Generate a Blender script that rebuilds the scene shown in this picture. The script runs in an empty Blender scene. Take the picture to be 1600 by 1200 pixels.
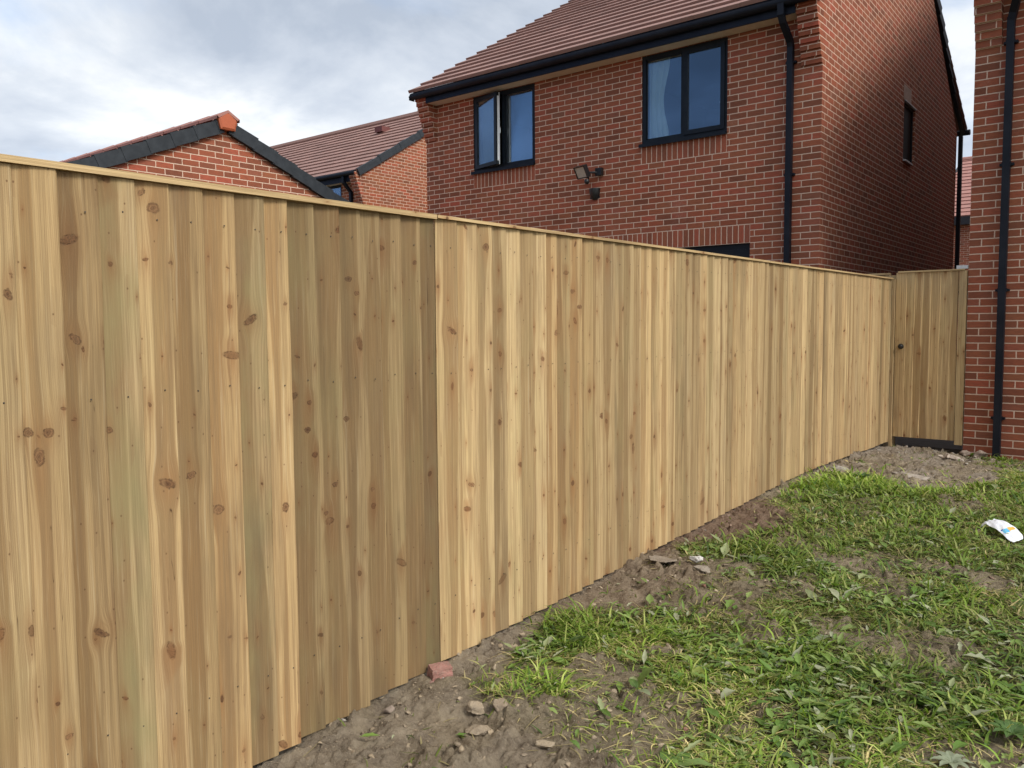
import bpy, math, random
import numpy as np
from mathutils import Vector, Matrix
R = math.radians
random.seed(7); rng = np.random.default_rng(11)
C = bpy.context.scene.collection

# ------------------------------------------------------------------ camera
YAW, PITCH, ROLL = .6854, .0723, -.0075
def camera():
    f0 = Vector((-math.sin(YAW), math.cos(YAW), 0)); r0 = Vector((math.cos(YAW), math.sin(YAW), 0)); u0 = Vector((0, 0, 1))
    fw = math.cos(PITCH)*f0 - math.sin(PITCH)*u0; up = math.cos(PITCH)*u0 + math.sin(PITCH)*f0
    r = math.cos(ROLL)*r0 + math.sin(ROLL)*up; u = -math.sin(ROLL)*r0 + math.cos(ROLL)*up
    cd = bpy.data.cameras.new('camera'); cd.sensor_width = 36; cd.lens = 29.07; cd.clip_start = .05; cd.clip_end = 2000
    co = bpy.data.objects.new('camera', cd); C.objects.link(co)
    co.matrix_world = Matrix(((r.x, u.x, -fw.x, 0), (r.y, u.y, -fw.y, 0), (r.z, u.z, -fw.z, 0), (0, 0, 0, 1)))
    bpy.context.scene.camera = co
camera()

# ------------------------------------------------------------------ world, sun, exposure
SUN_AZ, SUN_EL = R(96), R(44)            # azimuth from +Y towards +X
SUN = Vector((math.sin(SUN_AZ)*math.cos(SUN_EL), math.cos(SUN_AZ)*math.cos(SUN_EL), math.sin(SUN_EL)))
SKY_STRENGTH = .11
SUN_STRENGTH = 2.5
EXPOSURE = 0.22

class NT:
    """tiny node-tree helper"""
    def __init__(s, nt): s.t = nt
    def n(s, typ, ins=None, **props):
        nd = s.t.nodes.new(typ)
        for k, v in props.items(): setattr(nd, k, v)
        for k, v in (ins or {}).items():
            sock = nd.inputs[k]
            if isinstance(v, bpy.types.NodeSocket): s.t.links.new(v, sock)
            else: sock.default_value = v
        return nd
    def m(s, op, a, b=0.0, c=None, clamp=False):
        ins = {0: a, 1: b}
        if c is not None: ins[2] = c
        nd = s.n('ShaderNodeMath', ins, operation=op); nd.use_clamp = clamp
        return nd.outputs[0]
    def vm(s, op, a, b=(0, 0, 0)):
        nd = s.n('ShaderNodeVectorMath', {0: a, 1: b}, operation=op)
        return nd.outputs['Value'] if op in ('DOT_PRODUCT', 'LENGTH') else nd.outputs[0]
    def sep(s, v):
        nd = s.n('ShaderNodeSeparateXYZ', {0: v}); return nd.outputs[0], nd.outputs[1], nd.outputs[2]
    def comb(s, x, y, z=0.0): return s.n('ShaderNodeCombineXYZ', {0: x, 1: y, 2: z}).outputs[0]
    def noise(s, vec, scale=1., detail=2., rough=.5, dist=0., dim='3D', w=None):
        nd = s.n('ShaderNodeTexNoise', {'Vector': vec, 'Scale': scale, 'Detail': detail, 'Roughness': rough, 'Distortion': dist}, noise_dimensions=dim)
        if w is not None: 
            if isinstance(w, bpy.types.NodeSocket): s.t.links.new(w, nd.inputs['W'])
            else: nd.inputs['W'].default_value = w
        return nd.outputs[0]
    def mr(s, v, a, b, c=0., d=1., typ='LINEAR'):
        nd = s.n('ShaderNodeMapRange', {0: v, 1: a, 2: b, 3: c, 4: d}, interpolation_type=typ); nd.clamp = True
        return nd.outputs[0]
    def mix(s, f, a, b, typ='MIX'):
        nd = s.n('ShaderNodeMix', data_type='RGBA', blend_type=typ)
        for k, v in ((0, f), (6, a), (7, b)):
            if isinstance(v, bpy.types.NodeSocket): s.t.links.new(v, nd.inputs[k])
            elif k == 0: nd.inputs[0].default_value = v
            else: nd.inputs[k].default_value = (v[0], v[1], v[2], 1)
        return nd.outputs[2]
    def ramp(s, f, stops, interp='LINEAR'):
        nd = s.n('ShaderNodeValToRGB', {0: f}); cr = nd.color_ramp; cr.interpolation = interp
        while len(cr.elements) < len(stops): cr.elements.new(.5)
        for e, (p, c) in zip(cr.elements, stops): e.position = p; e.color = (c[0], c[1], c[2], 1)
        return nd.outputs[0]
    def attr(s, name):
        return s.n('ShaderNodeAttribute', attribute_name=name)

def world():
    w = bpy.data.worlds.new('World'); bpy.context.scene.world = w; w.use_nodes = True
    t = NT(w.node_tree); w.node_tree.nodes.clear()
    sky = t.n('ShaderNodeTexSky', sky_type='NISHITA', sun_disc=False, sun_elevation=SUN_EL, sun_rotation=SUN_AZ)
    d = t.n('ShaderNodeTexCoord').outputs['Generated']
    x, y, z = t.sep(d)
    h = t.m('ADD', t.m('MAXIMUM', z, 0.), .22)
    p = t.comb(t.m('DIVIDE', x, h), t.m('DIVIDE', y, h), 3.1)
    n1 = t.noise(p, 1.25, 7., .55, .3)
    n2 = t.noise(t.vm('ADD', p, (5.2, 1.3, 0)), .62, 5., .5)
    n3 = t.noise(t.vm('ADD', p, (1.7, 8.3, 0)), 1.6, 7., .56, .25)
    cover = t.mr(t.m('ADD', n1, t.m('MULTIPLY', n2, .6)), .40, .72, 0., 1., 'SMOOTHSTEP')
    # a clear blue gap low in the sky behind the viewer (it is what the window panes mirror)
    gap = t.mr(t.vm('DOT_PRODUCT', d, Vector((-.66, -.72, .22)).normalized()), .70, .93, 0., 1., 'SMOOTHSTEP')
    cover = t.m('MULTIPLY', cover, t.m('SUBTRACT', 1., t.m('MULTIPLY', gap, .90)))
    cover = t.m('MAXIMUM', cover, t.mr(z, .12, .0, 0., .8))
    shade = t.ramp(t.mr(n3, .38, .62), [(0, (4.2, 4.8, 5.75)), (.35, (5.3, 5.85, 6.7)), (.65, (6.2, 6.7, 7.4)), (1, (7.9, 8.2, 8.5))])
    low = t.mr(z, .02, .40, 1.12, .90)
    shade = t.mix(1., shade, t.comb(low, low, low), 'MULTIPLY')
    glow = t.m('POWER', t.m('MAXIMUM', t.vm('DOT_PRODUCT', d, SUN), 0.), 5.)
    shade = t.mix(1., shade, t.n('ShaderNodeMix', {0: glow, 6: (1, 1, 1, 1), 7: (3.6, 3.4, 3.1, 1)}, data_type='RGBA').outputs[2], 'MULTIPLY')
    base = t.mix(1., sky.outputs[0], (1.5, 1.6, 1.7), 'MULTIPLY')
    gm = t.mr(n3, .35, .65, .75, 1.5); base = t.mix(gap, base, t.vm('MULTIPLY', (.68, 1.55, 3.5), t.comb(gm, gm, gm)))
    col = t.mix(cover, base, shade)
    bg = t.n('ShaderNodeBackground', {0: col, 1: SKY_STRENGTH})
    t.n('ShaderNodeOutputWorld', {0: bg.outputs[0]})
world()
sd = bpy.data.lights.new('sun', 'SUN'); sd.energy = SUN_STRENGTH; sd.angle = R(18); sd.color = (1, .95, .87)
so = bpy.data.objects.new('sun', sd); C.objects.link(so); so.rotation_euler = (-SUN).to_track_quat('-Z', 'Y').to_euler(); so.location = (6, -4, 9)
sc = bpy.context.scene
sc.view_settings.view_transform = 'Standard'; sc.view_settings.look = 'None'; sc.view_settings.exposure = EXPOSURE; sc.view_settings.gamma = 1
sc.cycles.max_bounces = 6; sc.cycles.transparent_max_bounces = 12

# ------------------------------------------------------------------ materials
def mat(name):
    m = bpy.data.materials.new(name); m.use_nodes = True
    t = NT(m.node_tree); m.node_tree.nodes.clear(); return m, t
def out(t, shader): t.n('ShaderNodeOutputMaterial', {0: shader})
def pbsdf(t, col, rough=.7, bump=None, strength=.3, dist=.01, **kw):
    ins = {'Base Color': col if isinstance(col, bpy.types.NodeSocket) else (*col, 1), 'Roughness': rough}
    ins.update(kw)
    if bump is not None:
        ins['Normal'] = t.n('ShaderNodeBump', {'Strength': strength, 'Distance': dist, 'Height': bump}).outputs[0]
    return t.n('ShaderNodeBsdfPrincipled', ins).outputs[0]

def brick_mat(name, offset=.5, tint=(1, 1, 1)):
    m, t = mat(name)
    uv = t.n('ShaderNodeUVMap', uv_map='uv').outputs[0]
    jig = t.n('ShaderNodeTexNoise', {'Vector': uv, 'Scale': 40., 'Detail': 2.}).outputs[1]
    uvj = t.vm('ADD', uv, t.vm('MULTIPLY', t.vm('SUBTRACT', jig, (.5, .5, .5)), (.006, .005, 0)))
    b = t.n('ShaderNodeTexBrick', {'Vector': uvj, 'Color1': (0, 0, 0, 1), 'Color2': (1, 1, 1, 1), 'Mortar': (.5, .5, .5, 1), 'Scale': 1., 'Mortar Size': .0060,
            'Mortar Smooth': .25, 'Bias': 0., 'Brick Width': .225, 'Row Height': .075}, offset=offset)
    rnd = t.n('ShaderNodeSeparateColor', {0: b.outputs[0]}).outputs[0]; fac = b.outputs[1]
    c = t.ramp(rnd, [(0, (.170, .060, .036)), (.22, (.235, .073, .041)), (.45, (.315, .088, .048)), (.68, (.265, .095, .050)), (.85, (.350, .084, .052)), (1, (.205, .086, .056))])
    x, y, z = t.sep(uv)
    sand = t.noise(uv, 260., 3., .7)
    drag = t.noise(t.comb(t.m('MULTIPLY', x, 14.), t.m('MULTIPLY', y, 75.), 0.), 1., 3., .6)
    blot = t.noise(uv, 22., 3., .6)
    c = t.mix(t.mr(drag, .42, .72, 0., .45), c, (.085, .038, .030))
    c = t.mix(t.mr(blot, .5, .75, 0., .35), c, (.25, .095, .055))
    c = t.mix(t.mr(sand, .45, .8, 0., .3), c, (.05, .022, .018))
    big = t.noise(uv, .9, 3., .5)
    c = t.mix(t.mr(big, .35, .7, 0., .22), c, (.27, .12, .08))
    c = t.mix(1., c, tuple(a*b for a, b in zip(tint, (1.08, 1.03, .95))), 'MULTIPLY')
    mc = t.mix(t.noise(uv, 30., 4., .6), (.50, .355, .265), (.69, .51, .395))
    blo = t.mr(t.noise(uv, 2.1, 4., .6), .60, .75, 0., .45)         # lime bloom on some bricks
    c = t.mix(t.m('MULTIPLY', blo, t.mr(t.noise(uv, 60., 3., .7), .45, .7)), c, (.42, .30, .25))
    col = t.mix(fac, c, mc)
    hgt = t.m('SUBTRACT', t.m('ADD', t.m('MULTIPLY', drag, .25), t.m('MULTIPLY', sand, .25)), t.m('MULTIPLY', fac, 1.))
    out(t, pbsdf(t, col, .93, hgt, .7, .006, **{'Specular IOR Level': .25}))
    return m
M_BRICK = brick_mat('red_brick'); M_SOLD = brick_mat('red_brick_on_end', 0.)
M_BRICK_ORANGE = brick_mat('orange_brick', .5, (1.0, 1.04, .95))

KNOTS_NEAR = [(.913,-.29,.0246,.0231,0),(.963,-.295,.0255,.0235,0),(.878,.09,.019,.0275,20),(1.052,-.034,.0358,.0184,-40),(1.297,.364,.033,.0292,0),(1.262,.408,.0241,.0154,30),(1.626,.021,.0504,.0217,35),(1.308,-.493,.0513,.0264,-25),(1.391,-.478,.0312,.0187,20),(1.485,-.61,.033,.03,0),(1.767,.077,.0150,.0113,0),(1.746,-.648,.0244,.0323,0),(.98,-1.186,.0211,.0151,-10),(1.087,-.912,.0453,.0174,-35),(.938,-.361,.0234,.0467,0),(1.509,-1.051,.0144,.0088,0),(1.136,-.306,.017,.0191,0),(1.348,.201,.017,.01,0)]
KNOTS_DARK = [(2.064,.176,.0262,.0194,0),(2.1,.123,.0191,.0147,0),(2.04,-.358,.0251,.0172,0),(2.165,-.651,.0167,.0154,0),(1.975,-.601,.0213,.0195,0),(1.932,-.704,.0209,.0145,0),(2.41,.256,.0183,.0157,0),(1.855,-.381,.0228,.0188,0)]
KNOTS_PALE = [(2.848,.348,.038,.0287,20),(2.619,-.025,.055,.0194,-30),(4.142,-.725,.0361,.0676,0),(2.941,-.458,.0233,.0241,0),(2.736,-.72,.040,.0175,-20),(3.589,.086,.0355,.02,0),(3.531,.167,.0231,.023,0),(3.389,-.046,.0275,.0291,0),(4.8,.382,.0348,.0362,20),(3.803,-.506,.0257,.0282,0)]
def wood_mat(name, base=1., knots=()):
    """boards: uv in metres (u across the board, v up); bd=(seed, heart centre, heart width); bt=(brightness, warmth, green stain)"""
    m, t = mat(name)
    uv = t.n('ShaderNodeUVMap', uv_map='uv').outputs[0]
    u, v, _ = t.sep(uv)
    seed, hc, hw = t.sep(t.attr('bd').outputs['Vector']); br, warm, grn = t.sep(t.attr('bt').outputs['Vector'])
    so_ = t.m('MULTIPLY', seed, 97.)
    # knots: one candidate per cell of a stretched 2-d lattice
    kp = t.comb(t.m('ADD', t.m('MULTIPLY', u, 11.), t.m('MULTIPLY', seed, 331.)), t.m('ADD', t.m('MULTIPLY', v, 4.6), t.m('MULTIPLY', seed, 173.)), 0.)
    vor = t.n('ShaderNodeTexVoronoi', {'Vector': kp, 'Scale': 1., 'Randomness': .95}, voronoi_dimensions='2D')
    dl = t.vm('SUBTRACT', kp, vor.outputs['Position'])
    dx, dy, _ = t.sep(dl); dx = t.m('MULTIPLY', dx, 1/11.); dy = t.m('MULTIPLY', dy, 1/4.6)
    wob = t.m('MULTIPLY', t.m('SUBTRACT', t.noise(t.comb(u, v, so_), 60., 2.), .5), .006)
    dx = t.m('ADD', dx, wob)
    ved = t.n('ShaderNodeTexVoronoi', {'Vector': kp, 'Scale': 1., 'Randomness': .95}, voronoi_dimensions='2D', feature='DISTANCE_TO_EDGE').outputs['Distance']
    edge_fade = t.mr(ved, .0, .16, 0., 1., 'SMOOTHSTEP')
    kr, kg, kb = [t.n('ShaderNodeSeparateColor', {0: vor.outputs['Color']}).outputs[i] for i in range(3)]
    def rad(sx, sy): return t.m('SQRT', t.m('ADD', t.m('POWER', t.m('MULTIPLY', dx, sx), 2.), t.m('POWER', t.m('MULTIPLY', dy, sy), 2.)))
    # each knot gets its own slant and length: round, oval or a long spike
    th = t.m('MULTIPLY', kb, 3.1416); cs, sn = t.m('COSINE', th), t.m('SINE', th)
    w2 = t.m('MULTIPLY', t.m('SUBTRACT', t.noise(t.comb(u, v, t.m('ADD', so_, 5.)), 90., 3., .6), .5), .010)
    ex = t.m('ADD', t.m('ADD', t.m('MULTIPLY', dx, cs), t.m('MULTIPLY', dy, sn)), w2); ey = t.m('SUBTRACT', t.m('MULTIPLY', dy, cs), t.m('MULTIPLY', dx, sn))
    asp = t.m('ADD', .34, t.m('MULTIPLY', t.m('FRACT', t.m('MULTIPLY', kg, 17.3)), .72))
    r = t.m('SQRT', t.m('ADD', t.m('POWER', t.m('MULTIPLY', ex, asp), 2.), t.m('POWER', ey, 2.)))
    size = t.m('ADD', .0020, t.m('MULTIPLY', t.m('POWER', kg, 3.0), .0100))
    has = t.m('GREATER_THAN', kr, .45)
    size = t.m('MULTIPLY', size, has)
    q = t.m('DIVIDE', r, t.m('MAXIMUM', size, .0001))
    knot = t.m('MULTIPLY', t.mr(q, 1.45, .70, 0., 1., 'SMOOTHSTEP'), has)
    rim = t.m('MULTIPLY', t.m('MULTIPLY', t.mr(t.m('ABSOLUTE', t.m('SUBTRACT', q, 1.)), .32, .0), has), t.mr(t.noise(t.comb(u, v, so_), 120., 2.), .40, .62))
    ql = t.m('DIVIDE', rad(1., .30), t.m('MAXIMUM', size, .0001))
    fall = t.m('MULTIPLY', t.m('EXPONENT', t.m('MULTIPLY', t.m('POWER', t.m('DIVIDE', ql, 2.4), 2.), -1.)), t.m('MULTIPLY', has, edge_fade))
    halo = t.m('MULTIPLY', t.m('EXPONENT', t.m('MULTIPLY', t.m('DIVIDE', ql, 2.2), -1.)), t.m('MULTIPLY', has, edge_fade))
    uw = t.m('SUBTRACT', u, t.m('MULTIPLY', t.m('MULTIPLY', dx, fall), .85))
    # the biggest knots sit where they sit on this fence: (y, z, half width, half height, slant)
    bigk = bigrim = bighalo = bigring = bigcore = None
    if knots:
        _, gy_, gz_ = t.sep(t.n('ShaderNodeNewGeometry').outputs['Position'])
        nz1 = t.m('MULTIPLY', t.m('SUBTRACT', t.noise(t.comb(gy_, gz_, 0.), 60., 4., .65), .5), .020); nz2 = t.m('MULTIPLY', t.m('SUBTRACT', t.noise(t.comb(gy_, gz_, 9.), 60., 4., .65), .5), .020)
        wy = t.m('ADD', gy_, nz1); wz = t.m('ADD', gz_, nz2)
        for (ky, kz, ra, rb, an) in knots:
            ca, sa = math.cos(R(an)), math.sin(R(an)); ra *= .50; rb *= .50
            ay = t.m('SUBTRACT', wy, ky); az = t.m('SUBTRACT', wz, kz)
            p1 = t.m('MULTIPLY_ADD', ay, ca/ra, t.m('MULTIPLY', az, sa/ra)); p2 = t.m('MULTIPLY_ADD', az, ca/rb, t.m('MULTIPLY', ay, -sa/rb))
            qq = t.m('SQRT', t.m('MULTIPLY_ADD', p1, p1, t.m('MULTIPLY', p2, p2)))
            k1 = t.mr(qq, 1.25, .80, 0., 1., 'SMOOTHSTEP'); k2 = t.mr(t.m('ABSOLUTE', t.m('SUBTRACT', qq, 1.02)), .26, .0)
            k3 = t.mr(t.m('ADD', qq, t.m('MULTIPLY', nz1, 22.)), .65, .10); bigcore = k3 if bigcore is None else t.m('MAXIMUM', bigcore, k3)
            az0 = t.m('MULTIPLY', t.m('SUBTRACT', gz_, kz), .30/rb); ay0 = t.m('DIVIDE', t.m('SUBTRACT', gy_, ky), ra)
            ee = t.m('EXPONENT', t.m('MULTIPLY', t.m('MULTIPLY_ADD', ay0, ay0, t.m('MULTIPLY', az0, az0)), -.42))
            uw = t.m('SUBTRACT', uw, t.m('MULTIPLY', t.m('MULTIPLY', t.m('SUBTRACT', gy_, ky), ee), .9))
            bigk = k1 if bigk is None else t.m('MAXIMUM', bigk, k1); bigrim = k2 if bigrim is None else t.m('MAXIMUM', bigrim, k2)
            bighalo = ee if bighalo is None else t.m('MAXIMUM', bighalo, ee)
            rg = t.m('MULTIPLY', k1, t.m('ADD', t.m('MULTIPLY', t.m('SINE', t.m('MULTIPLY', qq, 17.)), .5), .5)); bigring = rg if bigring is None else t.m('MAXIMUM', bigring, rg)
    # slow wander of the grain up the board
    wander = t.m('MULTIPLY', t.m('SUBTRACT', t.noise(t.comb(t.m('MULTIPLY', u, 1.5), t.m('MULTIPLY', v, .8), so_), 1., 2.), .5), .026)
    ug = t.m('ADD', uw, wander)
    # heart / sapwood band with a wavy edge
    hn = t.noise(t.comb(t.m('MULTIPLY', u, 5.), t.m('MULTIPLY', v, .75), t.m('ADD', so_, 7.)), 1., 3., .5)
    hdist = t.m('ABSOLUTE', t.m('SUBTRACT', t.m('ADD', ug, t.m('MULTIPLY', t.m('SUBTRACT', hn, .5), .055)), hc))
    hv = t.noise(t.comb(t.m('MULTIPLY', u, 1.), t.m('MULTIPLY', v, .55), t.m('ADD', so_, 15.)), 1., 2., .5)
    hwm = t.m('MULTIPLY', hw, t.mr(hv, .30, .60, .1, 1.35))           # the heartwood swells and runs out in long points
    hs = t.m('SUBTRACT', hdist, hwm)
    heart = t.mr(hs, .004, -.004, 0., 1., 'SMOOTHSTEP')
    # growth rings follow the same contours, so they nest into arches round each point
    fig = t.noise(t.comb(t.m('MULTIPLY', u, 22.), t.m('MULTIPLY', v, 2.2), t.m('ADD', so_, 3.)), 1., 2., .5)
    ph = t.m('ADD', t.m('MULTIPLY', hs, 1250.), t.m('MULTIPLY', fig, 9.))
    rings = t.m('POWER', t.m('ADD', t.m('MULTIPLY', t.m('SINE', ph), .5), .5), 2.6)
    rmask = t.mr(t.noise(t.comb(t.m('MULTIPLY', u, 16.), t.m('MULTIPLY', v, 1.), t.m('ADD', so_, 11.)), 1., 2.), .35, .7)
    rings = t.m('MULTIPLY', rings, t.m('ADD', .25, t.m('MULTIPLY', rmask, .75)))
    streak = t.noise(t.comb(t.m('MULTIPLY', ug, 75.), t.m('MULTIPLY', v, 1.1), so_), 1., 4., .62)
    fine = t.noise(t.comb(t.m('MULTIPLY', ug, 300.), t.m('MULTIPLY', v, 3.5), so_), 1., 3., .7)
    cloud = t.noise(t.comb(t.m('MULTIPLY', u, 6.), t.m('MULTIPLY', v, 2.3), t.m('ADD', so_, 23.)), 1., 3., .55)
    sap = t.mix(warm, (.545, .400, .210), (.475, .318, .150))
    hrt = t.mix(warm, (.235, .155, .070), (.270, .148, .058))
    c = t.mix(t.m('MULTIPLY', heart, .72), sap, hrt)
    long_ = t.noise(t.comb(t.m('MULTIPLY', ug, 190.), t.m('MULTIPLY', v, .55), t.m('ADD', so_, 31.)), 1., 3., .7)
    c = t.mix(t.mr(long_, .46, .70, 0., .55), c, (.235, .150, .075))
    c = t.mix(t.mr(streak, .46, .70, 0., .72), c, (.230, .145, .070))
    c = t.mix(t.mr(streak, .40, .22, 0., .6), c, (.64, .515, .32))
    c = t.mix(t.m('MULTIPLY', rings, .42), c, (.25, .150, .070))
    c = t.mix(t.mr(fine, .50, .66, 0., .42), c, (.21, .130, .062)); c = t.mix(t.mr(fine, .42, .30, 0., .30), c, (.62, .49, .29))
    c = t.mix(t.m('MULTIPLY', t.mr(cloud, .42, .72), grn), c, (.315, .270, .125))
    c = t.mix(t.mr(t.noise(t.comb(t.m('MULTIPLY', u, 4.), t.m('MULTIPLY', v, 1.6), t.m('ADD', so_, 41.)), 1., 4.), .55, .8, 0., .35), c, (.26, .195, .125))
    c = t.mix(t.m('MULTIPLY', halo, .75), c, (.235, .105, .040))
    kc = t.mix(t.mr(t.noise(t.comb(u, v, so_), 300., 2.), .4, .6), (.215, .098, .042), (.120, .055, .024))
    kc = t.mix(t.m('POWER', t.m('FRACT', t.m('MULTIPLY', kb, 7.7)), 2.), kc, (.085, .042, .020))
    c = t.mix(t.m('MULTIPLY', knot, t.mr(t.m('FRACT', t.m('MULTIPLY', kr, 23.7)), .0, 1., .45, .95)), c, kc)
    c = t.mix(t.m('MULTIPLY', rim, .65), c, (.065, .030, .014))
    if knots:
        c = t.mix(t.m('MULTIPLY', bighalo, t.mr(streak, .3, .65, .25, .75)), c, (.275, .145, .060))
        kt = t.noise(t.comb(gy_, gz_, 2.), 7., 2.); c = t.mix(t.m('MULTIPLY', bigk, t.mr(t.noise(t.comb(gy_, gz_, 6.), 130., 3., .7), .3, .6, .55, .95)), c, t.mix(t.mr(kt, .35, .65), (.31, .165, .075), (.170, .085, .038))); c = t.mix(t.m('MULTIPLY', bigring, .5), c, (.085, .042, .022))
        c = t.mix(t.m('MULTIPLY', bigrim, t.mr(t.noise(t.comb(gy_, gz_, 4.), 90., 2.), .38, .6, .1, .85)), c, (.060, .030, .015))
        c = t.mix(t.m('MULTIPLY', bigcore, t.mr(kt, .4, .6, .25, .8)), c, (.075, .036, .018))
    # pin knots and dark flecks, and brown smears that trail down from them
    kp2 = t.comb(t.m('ADD', t.m('MULTIPLY', u, 24.), t.m('MULTIPLY', seed, 91.)), t.m('ADD', t.m('MULTIPLY', v, 9.), t.m('MULTIPLY', seed, 57.)), 0.)
    v2 = t.n('ShaderNodeTexVoronoi', {'Vector': kp2, 'Scale': 1., 'Randomness': 1.}, voronoi_dimensions='2D')
    px_, py_, _ = t.sep(t.vm('SUBTRACT', kp2, v2.outputs['Position'])); has2 = t.m('GREATER_THAN', t.n('ShaderNodeSeparateColor', {0: v2.outputs['Color']}).outputs[0], .80)
    px_ = t.m('MULTIPLY', px_, 1/24.); py_ = t.m('MULTIPLY', py_, 1/9.)
    r2_ = t.m('SQRT', t.m('ADD', t.m('POWER', px_, 2.), t.m('POWER', t.m('MULTIPLY', py_, .75), 2.)))
    r3_ = t.m('SQRT', t.m('ADD', t.m('POWER', px_, 2.), t.m('POWER', t.m('MULTIPLY', py_, .09), 2.)))
    c = t.mix(t.m('MULTIPLY', t.m('MULTIPLY', has2, t.mr(r3_, .010, .002)), t.mr(streak, .35, .7, .1, .55)), c, (.27, .165, .080))
    c = t.mix(t.m('MULTIPLY', t.m('MULTIPLY', has2, t.mr(r2_, .0032, .0014)), .75), c, (.13, .065, .030))
    # broad uneven staining from the preservative
    stn = t.noise(t.comb(t.m('MULTIPLY', u, 9.), t.m('MULTIPLY', v, .9), t.m('ADD', so_, 77.)), 1., 4., .6)
    c = t.mix(t.mr(stn, .52, .68, 0., .50), c, t.mix(grn, (.175, .112, .058), (.165, .130, .068)))
    # drying checks: rare thin dark splits
    sp = t.noise(t.comb(t.m('MULTIPLY', ug, 55.), t.m('MULTIPLY', v, 1.9), t.m('ADD', so_, 63.)), 1., 1.)
    c = t.mix(t.m('MULTIPLY', t.mr(t.m('ABSOLUTE', t.m('SUBTRACT', sp, .735)), .008, .0), t.mr(streak, .5, .6)), c, (.07, .035, .016))
    c = t.mix(1., c, t.comb(t.m('MULTIPLY', br, base), t.m('MULTIPLY', br, base), t.m('MULTIPLY', br, base)), 'MULTIPLY')
    h = t.m('ADD', t.m('MULTIPLY', streak, .5), t.m('ADD', t.m('MULTIPLY', fine, .35), t.m('MULTIPLY', rings, -.25)))
    h = t.m('ADD', h, t.m('MULTIPLY', rim, -.6))
    out(t, pbsdf(t, c, .82, h, .8, .0022, **{'Specular IOR Level': .22}))
    return m
M_WOOD = wood_mat('fence_timber'); M_WOOD_NEAR = wood_mat('near_fence_timber', 1., KNOTS_NEAR); M_WOOD_DARK = wood_mat('dark_fence_timber', 1., KNOTS_DARK); M_WOOD_PALE = wood_mat('pale_fence_timber', 1., KNOTS_PALE)

def tile_mat(name, c0, c1, c2):
    m, t = mat(name)
    uv = t.n('ShaderNodeUVMap', uv_map='uv').outputs[0]
    s, a, b = t.sep(t.attr('bd').outputs['Vector'])
    n = t.noise(uv, 90., 4., .7); n2 = t.noise(uv, 5., 4., .6)
    c = t.mix(s, c0, c1); c = t.mix(t.mr(n, .4, .75, 0., .6), c, c2); c = t.mix(t.mr(n2, .4, .75, 0., .35), c, (.25, .17, .15))
    out(t, pbsdf(t, c, .78, n, .35, .004)); return m
M_TILE = tile_mat('concrete_tile', (.200, .102, .082), (.285, .150, .122), (.36, .23, .19))
M_TILE_PINK = tile_mat('pink_concrete_tile', (.30, .125, .10), (.36, .165, .135), (.42, .24, .20))

def plain(name, col, rough=.5, noise=0., scale=30., bump=.0, **kw):
    m, t = mat(name)
    o = t.n('ShaderNodeTexCoord').outputs['Object']
    n = t.noise(o, scale, 4., .6)
    c = t.mix(t.mr(n, .35, .7, 0., noise), (*col,), tuple(min(1, x*1.9+.02) for x in col))
    out(t, pbsdf(t, c, rough, n, bump, .004, **kw)); return m
M_FASCIA = plain('anthracite_upvc', (.0040, .0065, .0150), .45, .25, 6., **{'Specular IOR Level': .22})
M_FRAME = plain('anthracite_frame', (.0045, .0070, .0110), .42, .2, 8., **{'Specular IOR Level': .25})
M_PIPE = plain('black_pipe_plastic', (.0025, .0040, .0090), .50, .3, 5., **{'Specular IOR Level': .25})
M_SOFFIT = plain('soffit_board', (.58, .50, .41), .6, .2, 10.)
M_VERGE = plain('dark_verge_plastic', (.017, .021, .026), .55, .35, 12., .1, **{'Specular IOR Level': .3})
M_TERRA = plain('terracotta', (.36, .085, .032), .62, .15, 14., .1)
M_WHITE = plain('white_plastic', (.72, .73, .74), .4, .1)
M_BLACK = plain('black_metal', (.009, .009, .010), .35, .3, 40.)
M_LENS = plain('frosted_lens', (.42, .39, .32), .30, .2, 20.)
M_CURT = plain('pale_curtain', (.82, .84, .82), .9, .15, 6.)
M_NAIL = plain('nail_head', (.035, .028, .022), .5, .2)
M_LINTEL = plain('flush_stone', (.33, .24, .19), .9, .4, 9., .3)
M_GREY = plain('galvanised_metal', (.42, .43, .44), .45, .3, 40., .1)
M_PLASTER = plain('inner_plaster', (.30, .29, .27), .9, .1)
def glass_mat():
    m, t = mat('window_glass')
    fr = t.n('ShaderNodeFresnel', {0: 1.5}).outputs[0]
    f = t.m('MINIMUM', t.m('ADD', t.m('MULTIPLY', fr, 2.6), .06), .9)     # four glass faces of a sealed double unit
    o = t.n('ShaderNodeTexCoord').outputs['Object']
    nrm = t.n('ShaderNodeBump', {'Strength': .08, 'Distance': .02, 'Height': t.noise(o, 1.3, 1.)}).outputs[0]
    g = t.n('ShaderNodeBsdfGlossy', {'Color': (.93, .97, 1, 1), 'Roughness': .015, 'Normal': nrm}).outputs[0]
    tr = t.n('ShaderNodeBsdfTransparent', {0: (.80, .88, .90, 1)}).outputs[0]
    out(t, t.n('ShaderNodeMixShader', {0: f, 1: tr, 2: g}).outputs[0]); return m
M_GLASS = glass_mat()
M_DARK_PANE = plain('near_black_pane', (.006, .008, .008), .60, .3, 30., .2, **{'Specular IOR Level': .12})  # dim reflection put into the colour: opaque near-black pane, mirrors no bright sky

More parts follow.
